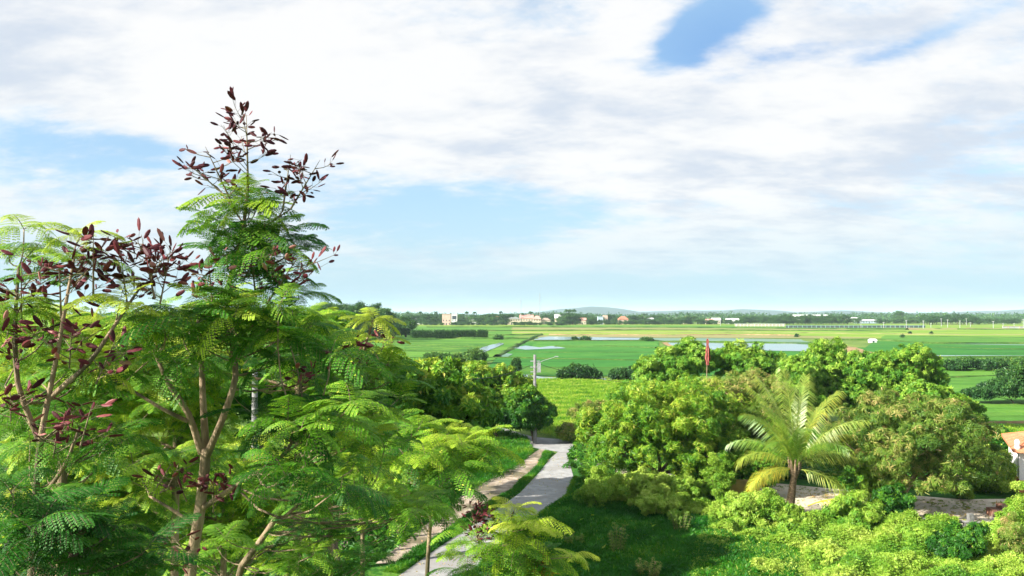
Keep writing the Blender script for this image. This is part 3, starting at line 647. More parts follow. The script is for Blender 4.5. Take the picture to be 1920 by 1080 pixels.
heightfield_growth('grass', 'sunlit rough grass and low weeds right of the shaded lawn', [(1290, 1130), (1300, 1040), (1320, 990), (1500, 1000), (1600, 1130)], 30000, .15, .78, 'bright', TUFT+CLUMP, .32, tv=.2, seed=6)
heightfield_growth('undergrowth', 'creeping weeds between the lawn and the yard', [(1090, 935), (1110, 905), (1300, 920), (1480, 950), (1500, 985), (1330, 975)], 14000, .15, .66, 'bright', STAR+CLUMP, .6, seed=2)
heightfield_growth('undergrowth', 'shady weeds under the left trees', [(-300, 1100), (-300, 900), (700, 860), (860, 930), (700, 1060), (620, 1100)], 9000, .4, .3, 'broad', STAR, .5, seed=4)
heightfield_growth('grass', 'rough grass on the slope behind the yard at the right', [(1760, 925), (1960, 925), (1960, 800), (1800, 800)], 9000, .4, .66, 'grass', TUFT, .4)
heightfield_growth('undergrowth', 'leafy thicket floor behind the two big trees', [(1060, 880), (1560, 905), (1800, 925), (1800, 800), (1200, 790), (1080, 830)], 9000, .4, .4, 'broad', STAR, .6, seed=5)

heightfield_growth('leaf_litter', 'dry fallen leaves scattered over the footpath and road', [(700, 1062), (745, 1085), (880, 1085), (925, 1035), (1003, 975), (1064, 930), (1070, 880), (1046, 846), (1008, 845), (950, 880), (850, 945)], 1500, .08, .85, 'dusty', [sprig_template(2, w=.6, droop=.1, seed=60)], .06, cat='leaf litter')
heightfield_growth('leaf_litter', 'dry leaves and weeds scattered over the yard', [(1300, 893), (1560, 920), (1800, 940), (1930, 940), (1930, 1000), (1560, 966), (1180, 905)], 1800, .16, .7, 'dusty', STAR[:1], .06, cat='leaf litter')
heightfield_growth('grass', 'weeds creeping over the right edge of the road', [(875, 1088), (885, 1092), (933, 1040), (1008, 980), (1072, 934), (1084, 898), (1076, 896), (1062, 929), (1000, 973), (922, 1032)], 3500, .22, .42, 'grass', TUFT, .12)
shr = [('leafy shrub at the left end of the shrub line by the road', (1125, 950), 46, 34, .6, 'bright', CLUMP), ('blue-green bush with soft leaves hanging over the road edge', (1150, 925), 56, 34, .42, 'broad', CLUMP),
       ('pale leafy shrub just right of the soft bush', (1215, 945), 50, 36, .78, 'bright', STAR), ('small-leaved shrub in front of the round tree trunk', (1275, 945), 45, 30, .62, 'bright', STAR),
       ('tall weedy shrub beside the yellow wall stub', (1345, 945), 34, 46, .55, 'bright', CLUMP), ('vine-covered shrub left of the yellow wall stub', (1345, 905), 34, 40, .45, 'broad', CLUMP),
       ('light green shrub in front of the left palm fronds', (1400, 985), 42, 34, .7, 'bright', STAR), ('bushy shrub at the left foot of the palm', (1445, 985), 34, 34, .5, 'bright', CLUMP),
       ('leafy shrub between the palm foot and the dusty tree', (1600, 990), 46, 34, .58, 'bright', STAR), ('dark leafy shrub at the foot of the dusty tree', (1670, 985), 38, 40, .22, 'broad', STAR),
       ('tall light sapling climbing before the dusty tree', (1640, 960), 24, 58, .62, 'bright', STAR), ('round shrub on the yard edge left of the steps', (1765, 992), 30, 16, .55, 'bright', CLUMP),
       ('bushy shrub in front of the brick steps', (1890, 1010), 40, 22, .62, 'bright', STAR), ('shrub at the right edge below the brick steps', (1925, 1010), 40, 50, .6, 'bright', CLUMP),
       ('dark-leaved shrub amid the light undergrowth at lower right', (1800, 1050), 52, 34, .25, 'broad', STAR), ('pale shrub at the bottom right corner', (1900, 1085), 60, 22, .75, 'bright', CLUMP),
       ('yellowish shrub under the fallen frond', (1560, 1060), 50, 18, .78, 'bright', STAR), ('green shrub at the bottom middle right', (1680, 1075), 55, 20, .66, 'bright', CLUMP),
       ('low yellow-green shrub at the bottom right of the lawn', (1440, 1075), 40, 12, .8, 'bright', CLUMP), ('brownish dry shrub at the far right of the undergrowth', (1900, 1050), 24, 44, .55, 'dusty', NARROW),
       ('mid green shrub left of the dark-leaved one', (1730, 1030), 46, 22, .6, 'bright', STAR), ('mid green shrub right below the long kerb', (1700, 1000), 40, 20, .58, 'bright', CLUMP)]
shr += [('low leafy shrub hiding the foot of the palm trunk', (1482, 992), 44, 24, .62, 'bright', STAR), ('loose feathery-leaved bush in front of the round tree trunk', (1240, 965), 60, 26, .7, 'bright', STAR), ('leafy thicket bush right of the round tree trunk', (1310, 925), 40, 42, .5, 'broad', STAR),
        ('upright leafy bush between the two big trees', (1420, 930), 42, 60, .45, 'broad', STAR), ('bush hiding the left foot of the dusty tree', (1625, 930), 40, 40, .42, 'broad', STAR)]
for lb, (u, v), ru, rv, ti, mt, tm in shr:
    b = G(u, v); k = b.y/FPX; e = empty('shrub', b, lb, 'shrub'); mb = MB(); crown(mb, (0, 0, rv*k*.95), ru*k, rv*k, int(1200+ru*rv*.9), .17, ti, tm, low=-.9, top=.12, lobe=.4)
    mb.build('foliage', MT[mt], e); tb = MB()
    for j in range(5): limb(tb, (0, 0, -.05), (rng.uniform(-1, 1)*ru*k*.5, rng.uniform(-1, 1)*ru*k*.5, rv*k*1.2), .03, .01, 0, 4)
    tb.build('stem', MT['twig'], e)
for lb, (u, v), h, pal in [('pale dry weed with whitish leaves standing in the shaded lawn', (1155, 1040), 1.3, .5), ('tall dry grass stalks at the bottom edge of the lawn', (1215, 1085), .8, .6),
                           ('small yellowish weed in the middle of the shaded lawn', (1275, 1000), 1.0, .45), ('low yellow weed tuft near the road edge on the lawn', (1075, 1022), .5, .5)]:
    b = G(u, v); e = empty('weed', b, lb, 'weed'); mb = MB(); tb = MB(); w = .5
    for j in range(14):
        x, y = rng.uniform(-w, w, 2); hh = h*rng.uniform(.6, 1.1); tb.tube([(x*.4, y*.4, 0), (x, y, hh)], [.012, .006], 0, .5, 4)
        z = np.linspace(.3, 1, 6)*hh; instance(mb, STAR[j % 3], np.stack([np.interp(z, [0, hh], [x*.4, x]), np.interp(z, [0, hh], [y*.4, y]), z], -1), zframes(rng.normal(0, .3, (6, 3)) + np.array([0, 0, 1])), np.full(6, .13), np.full(6, pal))
    mb.build('foliage', MT['dusty'], e); tb.build('stem', MT['twig'], e)

# ------------------------------------------------------------------ feathery-leaved trees: near, middle, small
def px_pts(lst, base):             # (u, v, d) -> points relative to base
    return [P(u, v, d) - base for u, v, d in lst]
def feather_tree(name, label, foot, limbs, ros, blobs, pans, lod, size, tint, cat='tree', group=None, tw=.05, bark='bark', tr=None, fs=1.0, fc=.85):
    """limbs: [([(u,v,d)...], r0, r1)]; ros: [(u,v,d,size,tint)]; blobs: [(u,v,ru,rv,d,dd,count,size,tint)]; pans: panicles"""
    b = Vector((foot[0], foot[1], 0)); e = empty(name, b, label, cat, group); skel = []; tb = MB()
    for i, (pp, r0, r1) in enumerate(limbs):
        q = px_pts(pp, b)
        if i == 0: q = [Vector((0, 0, -.1)), Vector((q[0].x*.6, q[0].y*.6, q[0].z*.55))] + q
        # smooth the polyline a little
        fine = []
        for a, c in zip(q[:-1], q[1:]):
            for t in (0, .34, .67): fine.append(a.lerp(c, t))
        fine.append(q[-1]); fine = [fine[0]] + [(fine[k-1]+fine[k]*2+fine[k+1])/4 for k in range(1, len(fine)-1)] + [fine[-1]]
        rr = list(np.linspace(r0, r1, len(fine)))
        tb.tube(fine, rr, 0, .5, 10); skel += list(zip(fine, rr))
    P_, Sz, Ti = [], [], []
    for (u, v, d, s, ti) in ros: P_.append(P(u, v, d) - b); Sz.append(s); Ti.append(ti)
    for (u, v, ru, rv, d, dd, n, s, ti) in blobs:
        for k in range(max(1, int(n*fc))):
            a = rng.uniform(0, 6.283); r = rng.random()**.5; P_.append(P(u+math.cos(a)*r*ru, v+math.sin(a)*r*rv, d + rng.uniform(-dd, dd)) - b)
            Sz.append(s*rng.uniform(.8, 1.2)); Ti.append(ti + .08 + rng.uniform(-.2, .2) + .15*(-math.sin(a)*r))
    sp = np.array([tuple(q[0]) for q in skel]); sr = [q[1] for q in skel]
    for p in P_:
        dist = np.linalg.norm(sp - np.array(p), axis=1) + np.where(sp[:, 2] > p.z - .1, 2.5, 0); k = int(dist.argmin())
        L = dist[k]; twig(tb, sp[k], p, min(sr[k]*.6, .005+.005*L), .005, .18, 5)
        if L > 1.2: pass
    tb.build('trunk', MT[bark], e, smooth=True)
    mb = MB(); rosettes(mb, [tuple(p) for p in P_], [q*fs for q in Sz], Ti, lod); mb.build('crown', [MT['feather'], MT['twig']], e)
    for (bs, tp, w, n, sz, ti, nb) in pans: panicle(e, P(*bs) - b, P(*tp) - b, w, n, sz, ti, nb)
    return e

# 1. the tall tree in the foreground
D = 7.0
feather_tree('flame_tree', 'tall foreground tree, forked pale trunk, topped by the highest dark red seed pods', (-2.95, 7.2),
  [([(352, 1085, 7.0), (372, 980, 7.0), (384, 880, 7.0), (386, 840, 7.0)], .058, .044),
   ([(386, 840, 7.0), (381, 760, 7.0), (378, 680, 7.0), (372, 600, 7.1)], .036, .016),
   ([(386, 860, 7.0), (396, 835, 6.95), (420, 780, 6.9), (445, 705, 6.9), (432, 620, 7.0), (422, 560, 7.0), (440, 490, 7.0), (455, 440, 7.0), (464, 360, 7.0), (465, 335, 7.0)], .034, .012),
   ([(378, 850, 7.0), (355, 775, 6.9), (315, 720, 6.8), (290, 660, 6.8)], .032, .015),
   ([(352, 790, 6.9), (300, 765, 6.8), (230, 720, 6.8)], .02, .01),
   ([(378, 955, 7.0), (420, 925, 6.8), (482, 886, 6.6), (540, 850, 6.5), (560, 790, 6.4)], .026, .012),
   ([(372, 990, 7.0), (330, 960, 7.1), (280, 930, 7.2)], .018, .01), ([(462, 440, 7.0), (495, 425, 7.0), (522, 408, 7.0), (531, 393, 7.0)], .010, .006), ([(522, 408, 7.0), (546, 391, 7.0)], .007, .005),
   ([(462, 425, 7.0), (448, 408, 7.0), (440, 390, 7.0)], .009, .006), ([(450, 410, 6.98), (414, 358, 6.95)], .007, .005)],
  [(465, 352, 7.0, .30, .72), (463, 395, 7.0, .48, .58), (478, 400, 7.0, .48, .45), (470, 432, 7.0, .55, .38), (500, 455, 7.1, .55, .32), (430, 450, 6.9, .5, .45), (530, 450, 7.0, .45, .3), (415, 420, 7.0, .46, .5),
   (480, 490, 6.9, .48, .34), (540, 480, 7.1, .42, .25), (450, 500, 7.0, .4, .5), (520, 530, 7.0, .42, .4), (560, 560, 7.1, .45, .4), (470, 560, 7.0, .42, .5)],
  [(478, 425, 60, 35, 7.0, .3, 9, .46, .42), (490, 480, 75, 30, 7.0, .35, 9, .48, .34), (470, 590, 120, 38, 7.0, .8, 12, .5, .5), (370, 600, 110, 45, 6.8, .7, 14, .5, .36), (480, 640, 130, 48, 6.9, .8, 12, .52, .34), (300, 640, 90, 60, 6.8, .8, 12, .5, .36),
   (560, 650, 70, 60, 7.0, .8, 8, .5, .38), (592, 800, 85, 60, 6.3, .5, 12, .52, .2), (600, 860, 90, 60, 6.2, .5, 10, .5, .28), (300, 860, 70, 40, 7.6, .5, 5, .42, .45)],  # the two lower right blobs take the crown's shade as darker tints
  [((465, 345, 7.0), (462, 215, 7.0), .33, 54, .115, .25, 11), ((440, 392, 7.0), (385, 275, 6.9), .22, 24, .115, .25, 7), ((415, 360, 6.95), (350, 305, 6.9), .14, 12, .11, .22, 4),
   ((530, 395, 7.0), (545, 290, 7.0), .15, 10, .10, .25, 5), ((545, 392, 7.0), (600, 300, 7.0), .2, 30, .115, .28, 6),
   ((480, 560, 7.0), (470, 470, 6.6), .3, 22, .12, .6, 8), ((500, 570, 6.8), (560, 480, 6.7), .26, 24, .12, .5, 8), ((400, 590, 6.8), (390, 480, 6.7), .26, 20, .12, .5, 7),
   ((350, 940, 7.0), (320, 870, 6.8), .22, 12, .12, .4, 5), ((400, 960, 6.9), (400, 900, 6.7), .24, 16, .12, .35, 6), ((560, 740, 6.6), (575, 690, 6.4), .14, 9, .12, .4, 4), ((370, 1075, 6.8), (330, 1010, 6.6), .2, 12, .13, .4, 5)],
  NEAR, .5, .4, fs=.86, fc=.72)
# 2. the nearer tree at the left edge
feather_tree('flame_tree', 'left edge foreground tree, thin pale stems crowded with dark red seed pods', (-4.0, 6.3),
  [([(58, 1085, 6.0), (64, 960, 6.0), (75, 830, 5.9), (88, 760, 5.8)], .032, .02), ([(88, 760, 5.8), (112, 640, 5.7), (125, 560, 5.7), (140, 480, 5.8)], .019, .008),
   ([(75, 830, 5.9), (30, 720, 5.8), (28, 600, 5.8), (35, 500, 6.0)], .022, .01), ([(90, 750, 5.8), (170, 680, 5.7), (215, 610, 5.8), (262, 540, 6.0)], .02, .009), ([(64, 950, 6.0), (120, 880, 5.8), (150, 800, 5.7)], .018, .01)],
  [(45, 430, 6.1, .5, .8), (20, 470, 6.2, .5, .7), (70, 460, 6.2, .4, .7), (150, 445, 5.9, .34, .92), (130, 480, 5.9, .4, .75), (180, 490, 5.9, .36, .62), (110, 520, 6.0, .4, .6), (225, 570, 5.8, .4, .85), (60, 520, 6.2, .42, .55)],
  [(90, 590, 100, 50, 6.3, .6, 10, .42, .55), (60, 700, 90, 80, 6.5, .7, 11, .42, .5), (170, 730, 80, 60, 6.3, .6, 9, .42, .5), (60, 870, 80, 60, 6.4, .6, 8, .45, .38), (180, 850, 60, 60, 6.4, .6, 6, .42, .4)],
  [((290, 560, 6.0), (265, 440, 6.0), .22, 34, .125, .35, 9), ((300, 570, 6.1), (320, 470, 6.1), .2, 30, .125, .42, 8), ((240, 580, 6.0), (225, 470, 5.9), .18, 22, .125, .3, 7), ((175, 560, 5.8), (175, 430, 5.8), .15, 14, .125, .3, 5),
   ((115, 600, 5.8), (110, 480, 5.7), .26, 26, .12, .35, 8), ((40, 600, 5.8), (40, 500, 5.7), .24, 22, .12, .35, 7), ((30, 700, 5.7), (20, 610, 5.6), .22, 18, .12, .4, 6), ((130, 690, 5.7), (135, 610, 5.6), .26, 24, .12, .4, 7),
   ((180, 720, 5.7), (215, 640, 5.6), .18, 14, .12, .4, 5), ((100, 860, 5.7), (110, 790, 5.6), .2, 14, .12, .4, 5), ((150, 840, 5.6), (175, 750, 5.5), .16, 12, .12, .4, 4), ((20, 790, 5.7), (20, 730, 5.6), .18, 10, .12, .35, 4)],
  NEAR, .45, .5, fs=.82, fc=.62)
# 3. low fronds in the bottom left corner, shade put into their dark tint
feather_tree('flame_tree', 'low feathery tree with shade in its dark tint filling the bottom left corner', (-3.0, 5.2),
  [([(120, 1100, 5.0), (140, 1030, 5.0), (160, 980, 4.9)], .05, .02), ([(140, 1040, 5.0), (60, 990, 4.9)], .02, .01)],
  [], [(120, 1020, 160, 55, 4.9, .4, 16, .5, .12), (40, 960, 80, 40, 5.0, .4, 6, .46, .15), (260, 1060, 60, 30, 5.2, .4, 4, .42, .25)], [], NEAR, .5, .12, bark='darkbark', fs=.8, fc=.9)
# 4. the yellow-topped sapling right of the tall tree
feather_tree('flame_sapling', 'slanting young tree with a glowing yellow-green top in front of the rice fields', (-3.3, 9.0),
  [([(430, 1090, 8.6), (500, 1000, 8.4), (560, 900, 8.3), (600, 820, 8.2), (640, 740, 8.1), (675, 680, 8.1), (700, 600, 8.1)], .045, .010), ([(640, 740, 8.1), (690, 720, 8.0), (730, 680, 8.0)], .015, .007), ([(575, 870, 8.2), (540, 800, 8.3)], .015, .008),
   ([(520, 980, 8.4), (580, 930, 8.3), (680, 930, 8.2)], .02, .009)],
  [(702, 598, 8.1, .36, .9), (698, 606, 8.1, .36, .85), (695, 640, 8.1, .46, .72), (705, 665, 8.1, .5, .62), (680, 690, 8.0, .46, .5), (725, 690, 8.0, .46, .42), (655, 700, 8.1, .4, .5)],
  [(690, 735, 70, 30, 8.0, .5, 8, .46, .36), (640, 800, 80, 50, 8.1, .6, 10, .46, .38), (680, 880, 90, 55, 8.2, .6, 14, .46, .4), (740, 950, 70, 40, 8.3, .5, 9, .42, .42), (600, 940, 80, 60, 8.4, .6, 10, .45, .36), (520, 1030, 120, 50, 8.8, .8, 14, .42, .46), (620, 1050, 80, 30, 8.8, .6, 8, .42, .42)],
  [((640, 690, 8.0), (650, 640, 7.9), .18, 10, .12, .3, 4), ((715, 660, 7.9), (725, 625, 7.9), .10, 7, .12, .45, 3), ((650, 740, 7.9), (665, 700, 7.8), .14, 8, .12, .4, 4)],
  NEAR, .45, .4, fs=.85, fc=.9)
# 5. the sapling by the road
feather_tree('flame_sapling', 'feathery sapling with yellow tips between the roadside trees and the footpath', (-1.6, 11.6),
  [([(800, 1090, 11.0), (805, 1000, 10.9), (815, 920, 10.8), (830, 860, 10.8), (838, 812, 10.8)], .04, .012), ([(815, 920, 10.8), (880, 860, 10.7), (900, 820, 10.7)], .016, .008), ([(808, 960, 10.8), (760, 880, 10.8), (750, 830, 10.9)], .016, .008)],
  [(830, 815, 10.8, .5, .82), (850, 822, 10.8, .5, .85), (800, 835, 10.8, .48, .72), (890, 830, 10.7, .5, .66), (915, 850, 10.7, .46, .55)],
  [(835, 865, 85, 34, 10.7, .7, 13, .5, .5), (790, 890, 80, 50, 10.9, .8, 12, .5, .4), (770, 830, 60, 30, 11.0, .7, 7, .5, .42), (800, 950, 50, 30, 10.9, .6, 5, .45, .4)], [], MIDF, .5, .5)
# 6. the small tree at the bottom centre
e6 = feather_tree('flame_sapling', 'small bright feathery tree with one upright plum-red pod spray at the bottom centre', (-.3, 10.6),
  [([(940, 1100, 10.2), (945, 1040, 10.1), (950, 1000, 10.0), (962, 960, 10.0)], .035, .01), ([(945, 1040, 10.1), (900, 1020, 10.0), (895, 985, 10.0)], .014, .007), ([(945, 1060, 10.1), (1010, 1030, 10.0)], .012, .006)],
  [(965, 955, 10.0, .34, .92), (955, 968, 10.0, .36, .78), (975, 985, 10.0, .42, .66)],
  [(955, 1010, 60, 24, 10.0, .5, 8, .45, .6), (930, 1060, 100, 32, 10.2, .6, 14, .46, .48), (1040, 1050, 36, 18, 10.2, .4, 3, .34, .6), (880, 1010, 34, 14, 10.0, .3, 3, .36, .6)],
  [((898, 1020, 10.0), (880, 940, 10.0), .10, 34, .11, .3, 7), ((898, 1020, 10.0), (918, 955, 10.0), .10, 36, .11, .25, 7)], MIDF, .45, .5)
mb = MB(); q = [P(1012, 1060, 9.9) - Vector((-.3, 10.6, 0)) + Vector(rng.normal(0, .09, 3)) for _ in range(16)]
instance(mb, NARROW[0], [tuple(p) for p in q], zframes(rng.normal(0, .5, (16, 3)) + np.array([0, 0, 1])), rng.uniform(.07, .13, 16), rng.uniform(0, .9, 16)); mb.build('red_leaves', MT['fire'], e6)

# 7. feathery trees behind, in the gap between the foreground and the road
mids = [('second-row feathery tree behind the crest tree, left of the yellow sapling', (560, 700), 13, [(560, 640, 100, 55), (420, 700, 40, 40), (620, 720, 90, 60)], .4),
        ('second-row feathery tree behind the left edge stems', (120, 700), 12, [(120, 640, 130, 60), (60, 740, 130, 70), (220, 720, 110, 70)], .62),
        ('second-row feathery tree seen through the fork of the tall tree', (330, 820), 14, [(320, 700, 110, 70), (370, 760, 70, 60), (300, 830, 120, 70)], .6),
        ('third-row feathery tree low behind the forked trunk', (420, 950), 18, [(430, 880, 110, 70), (330, 960, 130, 60), (480, 960, 110, 60)], .58),
        ('third-row feathery tree low on the left', (130, 930), 15, [(120, 860, 150, 70), (200, 950, 130, 70), (40, 980, 110, 60)], .5),
        ('third-row feathery tree under the yellow sapling', (620, 900), 19, [(620, 850, 110, 60), (690, 800, 80, 50), (600, 940, 110, 50)], .42),
        ('fourth-row feathery tree at the bottom middle left', (540, 1040), 22, [(500, 1020, 120, 50), (410, 1050, 110, 40)], .55),
        ('fourth-row feathery tree hiding the near end of the footpath', (680, 960), 24, [(660, 930, 80, 50), (740, 900, 70, 50), (700, 985, 60, 26)], .44)]
for lb, (u, v), d, bl_, ti in mids:
    b = P(u, v, d); k = 0
    feather_tree('feathery_tree', lb, (b.x, d), [([(u, v+60, d), (u, v, d)], .09, .05)] + [([(u, v+30, d), ((u+q[0])/2, (v+q[1])/2+10, d), (q[0], q[1], d)], .035, .012) for q in bl_],
                 [], [(q[0], q[1], q[2], q[3], d, 1.3, int(q[2]*q[3]/(260)*(d/14)**.6), .62, ti) for q in bl_], [], MIDF if d < 16 else LOWF, .6, ti, group='feathery trees behind the tall foreground tree', bark='bark', fs=.8, fc=1.7)

# trees added left of the road to cast shade over road and lawn
for lb, bs, d, lo in [('added shade tree between the yellow sapling and the footpath', (640, 900), 40, [(600, 740, 110, 75, 0), (660, 790, 80, 70, 0)]),
                      ('added shade tree at the far end of the footpath', (720, 880), 46, [(700, 735, 85, 60, 0), (770, 760, 70, 55, 0)]),
                      ('tall added shade tree behind the crest tree, left of the road', (520, 905), 30, [(490, 650, 110, 55, 0), (575, 670, 100, 65, 0), (470, 720, 110, 90, 0)]),
                      ('tall added shade tree right behind the yellow-topped sapling', (650, 880), 34, [(610, 690, 90, 50, 0), (640, 740, 90, 70, 0), (560, 760, 80, 70, 0)]),
                      ('tall added shade tree deep behind the left edge stems', (250, 900), 27, [(330, 640, 120, 50, 0), (260, 700, 130, 90, 0), (400, 700, 110, 80, 0)])]:
    b = P(bs[0], 590+FPX*CAMH/d, d)
    px_tree('added_shade_tree', lb, (bs[0], 590+FPX*CAMH/d), lo, 9000, .4, .3, 'broad', STAR, group='added shade trees between the flame trees and the road', tr=.2, top=.25)

# ------------------------------------------------------------------ poles, flag, wall stub, white house with steps
METAL = surfmat('grey_metal', (.35, .36, .37), (.5, .5, .5), 8, .5, bump=0, metal=.4)
POLEC = surfmat('pole_concrete', (.14, .14, .14), (.22, .215, .21), 6, .85, bump=.2)
CABLE = surfmat('cable_black', (.02, .02, .02), (.04, .04, .04), 5, .6, bump=0)
def utility_pole(base, d, h, label, name='utility_pole'):
    e = empty(name, base, label, 'utility pole', 'concrete utility poles by the road'); mb = MB()
    mb.tube([(0, 0, -.2), (0, 0, h)], [.17, .11], 0, .5, 12); mb.build('pole', POLEC, e, smooth=True)
    return e
pb = G(1003, 833); PH = P(1002, 665, pb.y).z; pe = utility_pole(pb, pb.y, PH, 'pale concrete utility pole with small brackets beside the road bend')
for z in (PH-.55, PH-1.05, PH-1.45):
    mb = MB(); mb.box(-.38, -.05, z-.04, .42, .05, z+.04); mb.build('cross_bar', METAL, pe)
mb = MB(); mb.box(.2, -.16, PH-1.5, .5, .16, PH-.7); mb.build('meter_box', METAL, pe)
mb = MB(); mb.tube([(.1, 0, PH-.75), (.9, 0, PH-.45), (1.9, .1, PH-.15)], [.03, .02, .02], 0, .5, 7); mb.build('lamp_arm', METAL, pe)
mb = MB(); mb.box(1.7, 0, PH-.19, 2.0, .2, PH-.13); mb.build('lamp_head', METAL, pe)
b2 = G(477, 900); b2 = Vector((P(477, 800, 22).x, 22, 0)); utility_pole(b2, 22, 9.5, 'grey concrete pole glimpsed through the dark foliage right of the forked trunk').scale = (.68, .68, 1)
def cable(a, b, sag, label):
    a, b = Vector(a), Vector(b); mb = MB(); mb.tube([(a.lerp(b, t) - a) + Vector((0, 0, -sag*4*t*(1-t))) for t in np.linspace(0, 1, 20)], .02, 0, .5, 4)
    o = mb.build('power_cable', CABLE, None, a); tag(o, label, 'cable')
cable(pb + Vector((.4, 0, PH-.8)), P(1300, 715, 78), .8, 'thin black cable running right from the pole over the paddies')
cable(pb + Vector((-.38, 0, PH-.9)), P(700, 680, 40), 1.0, 'thin black cable running left from the pole over the roadside trees')

FLAG = surfmat('red_cloth', (.20, .03, .028), (.38, .12, .10), 7, .7, bump=.1)
fb = G(1322, 880); fe = empty('flag_pole', fb, 'thin pole carrying a limp red flag above the bright trees', 'flag pole')
ft = P(1327, 632, fb.y) - fb; mb = MB(); mb.tube([(0, 0, 0), (ft.x*.4, 0, ft.z*.5), tuple(ft)], [.05, .04, .02], 0, .5, 7); mb.build('pole', MT['bark'], fe)
mb = MB(); V = []; nu, nv = 16, 14
for j in range(nv):
    s = j/(nv-1); z = ft.z - .12 - 1.75*s; hw = .03 + .16*min(1, s*1.5) - .2*max(0, s-.6) + .03*math.sin(s*19)
    for i in range(nu):
        a = i/(nu-1); V.append((ft.x - .02 + (a-.45)*2*hw, .11*math.sin(a*17 + s*2) + .07*math.sin(a*7), z - .12*math.sin(a*3.1)*s - .2*abs(a-.5)*s))
mb.add(V, [(j*nu+i, j*nu+i+1, (j+1)*nu+i+1, (j+1)*nu+i) for j in range(nv-1) for i in range(nu-1)]); o = mb.build('flag', FLAG, None, fb, smooth=True)
tag(o, 'limp faded red flag hanging from its thin pole', 'flag')

OCH = surfmat('ochre_plaster', (.36, .25, .07), (.46, .33, .11), 2.5, .9, bump=.2, cc=(.22, .17, .08))
WHT = surfmat('white_plaster', (.74, .71, .72), (.82, .80, .80), 1.5, .8, bump=.05)
REDP = surfmat('red_plaster', (.5, .12, .08), (.6, .18, .12), 2, .8, bump=.1)
ORT = surfmat('orange_tiles', (.52, .17, .08), (.64, .24, .12), 4, .7, bump=.3)
BRK = surfmat('old_brick', (.22, .10, .07), (.34, .17, .11), 6, .9, bump=.5, cc=(.14, .1, .08))
wb = G(1380, 935); e = empty('gate_wall', wb, 'short ochre wall stub under the trees left of the palm', 'wall')
mb = MB(); mb.box(-.75, -.12, 0, 1.0, .12, 1.05); mb.build('wall', OCH, e)
mb = MB(); mb.box(-1.05, -.17, 0, -.75, .17, 1.25); mb.build('pillar', OCH, e); mb = MB(); mb.box(-.75, -.16, 1.05, 1.0, .16, 1.11); mb.build('coping', OCH, e)
# house at the right edge: only its left end shows
hb = G(1912, 928); e = empty('white_house', hb, 'white house corner with an orange tiled roof at the right edge', 'house', rz=R(-27)); k = hb.y/FPX; H = P(1912, 845, hb.y).z
mb = MB(); mb.box(0, 0, .9, 6, 6, H); mb.build('wall', WHT, e)
mb = MB(); mb.box(-.03, -.03, 0, 6.03, 6.03, .9); mb.build('plinth', REDP, e)
mb = MB(); q = [(-.35, -.6, H-.05), (6.5, -.6, H-.05), (6.5, 6.6, H-.05), (-.35, 6.6, H-.05)]
V = q + [(x, y, z+.14) for x, y, z in q] + [(1.6, 3, H+.95), (4.6, 3, H+.95)]
mb.add(V, [(3, 2, 1, 0), (0, 1, 5, 4), (1, 2, 6, 5), (2, 3, 7, 6), (3, 0, 4, 7), (4, 5, 9, 8), (6, 7, 8, 9), (5, 6, 9, 9), (7, 4, 8, 8)]); rf = mb.build('roof', ORT, e)
for i in range(6):
    mb = MB(); y = -.6+7.2*i/5; mb.tube([(-.35, y, H+.1), (1.6, 3, H+.98)], .04, 0, .5, 6); mb.build('roof_ridge', ORT, rf)
mb = MB(); mb.tube([(-.1, -.3, H+.1), (-.1, -.3, H+.25), (-.1, -.3, H+.4), (-.1, -.3, H+.6), (-.1, -.3, H+.72)], [.12, .17, .12, .16, .07], 0, .5, 10); mb.build('finial', WHT, e, smooth=True)
for (x0, z0, x1, z1) in ((1.2, 1.4, 2.2, 2.5), (3.4, 1.4, 4.4, 2.5)):
    mb = MB(); mb.box(x0, -.04, z0, x1, .02, z1); w = mb.build('window', surfmat('window_dark', (.03, .04, .05), (.05, .06, .07), 3, .2, bump=0), e)
    mb = MB(); c4 = [(x0, z0), (x1, z0), (x1, z1), (x0, z1)]; o4 = [(x0-.08, z0-.08), (x1+.08, z0-.08), (x1+.08, z1+.08), (x0-.08, z1+.08)]; mb.add([(p[0], -.06, p[1]) for p in c4+o4], [(i, (i+1) % 4, 4+(i+1) % 4, 4+i) for i in range(4)]); mb.build('frame', WHT, w)
# brick steps rising to the house
sb = G(1856, 968); e = empty('brick_steps', sb, 'stepped brown brick parapet climbing right toward the white house', 'steps')
for i in range(5):
    mb = MB(); mb.box(i*.55, -.3 + i*.05, 0, (i+1)*.55 - .004, .35, .42 + i*.2); mb.build('step', BRK, e)
kb = G(1720, 992); e = empty('yard_kerb', kb, 'long low pale kerb with one short post along the near edge of the yard', 'kerb')
a, b_ = G(1730, 992)-kb, G(1890, 1003)-kb; mb = MB(); mb.tube([(a.x, a.y, .5), (b_.x, b_.y, .5)], .08, 0, .5, 6); mb.build('rail', POLEC, e)
mb = MB(); p_ = G(1820, 999)-kb; mb.box(p_.x-.12, p_.y-.12, 0, p_.x+.12, p_.y+.12, .95); mb.build('post', POLEC, e)
for t in (.05, .5, .95):
    mb = MB(); p_ = Vector(a).lerp(Vector(b_), t); mb.box(p_.x-.06, p_.y-.06, 0, p_.x+.06, p_.y+.06, .46); mb.build('post', POLEC, e)

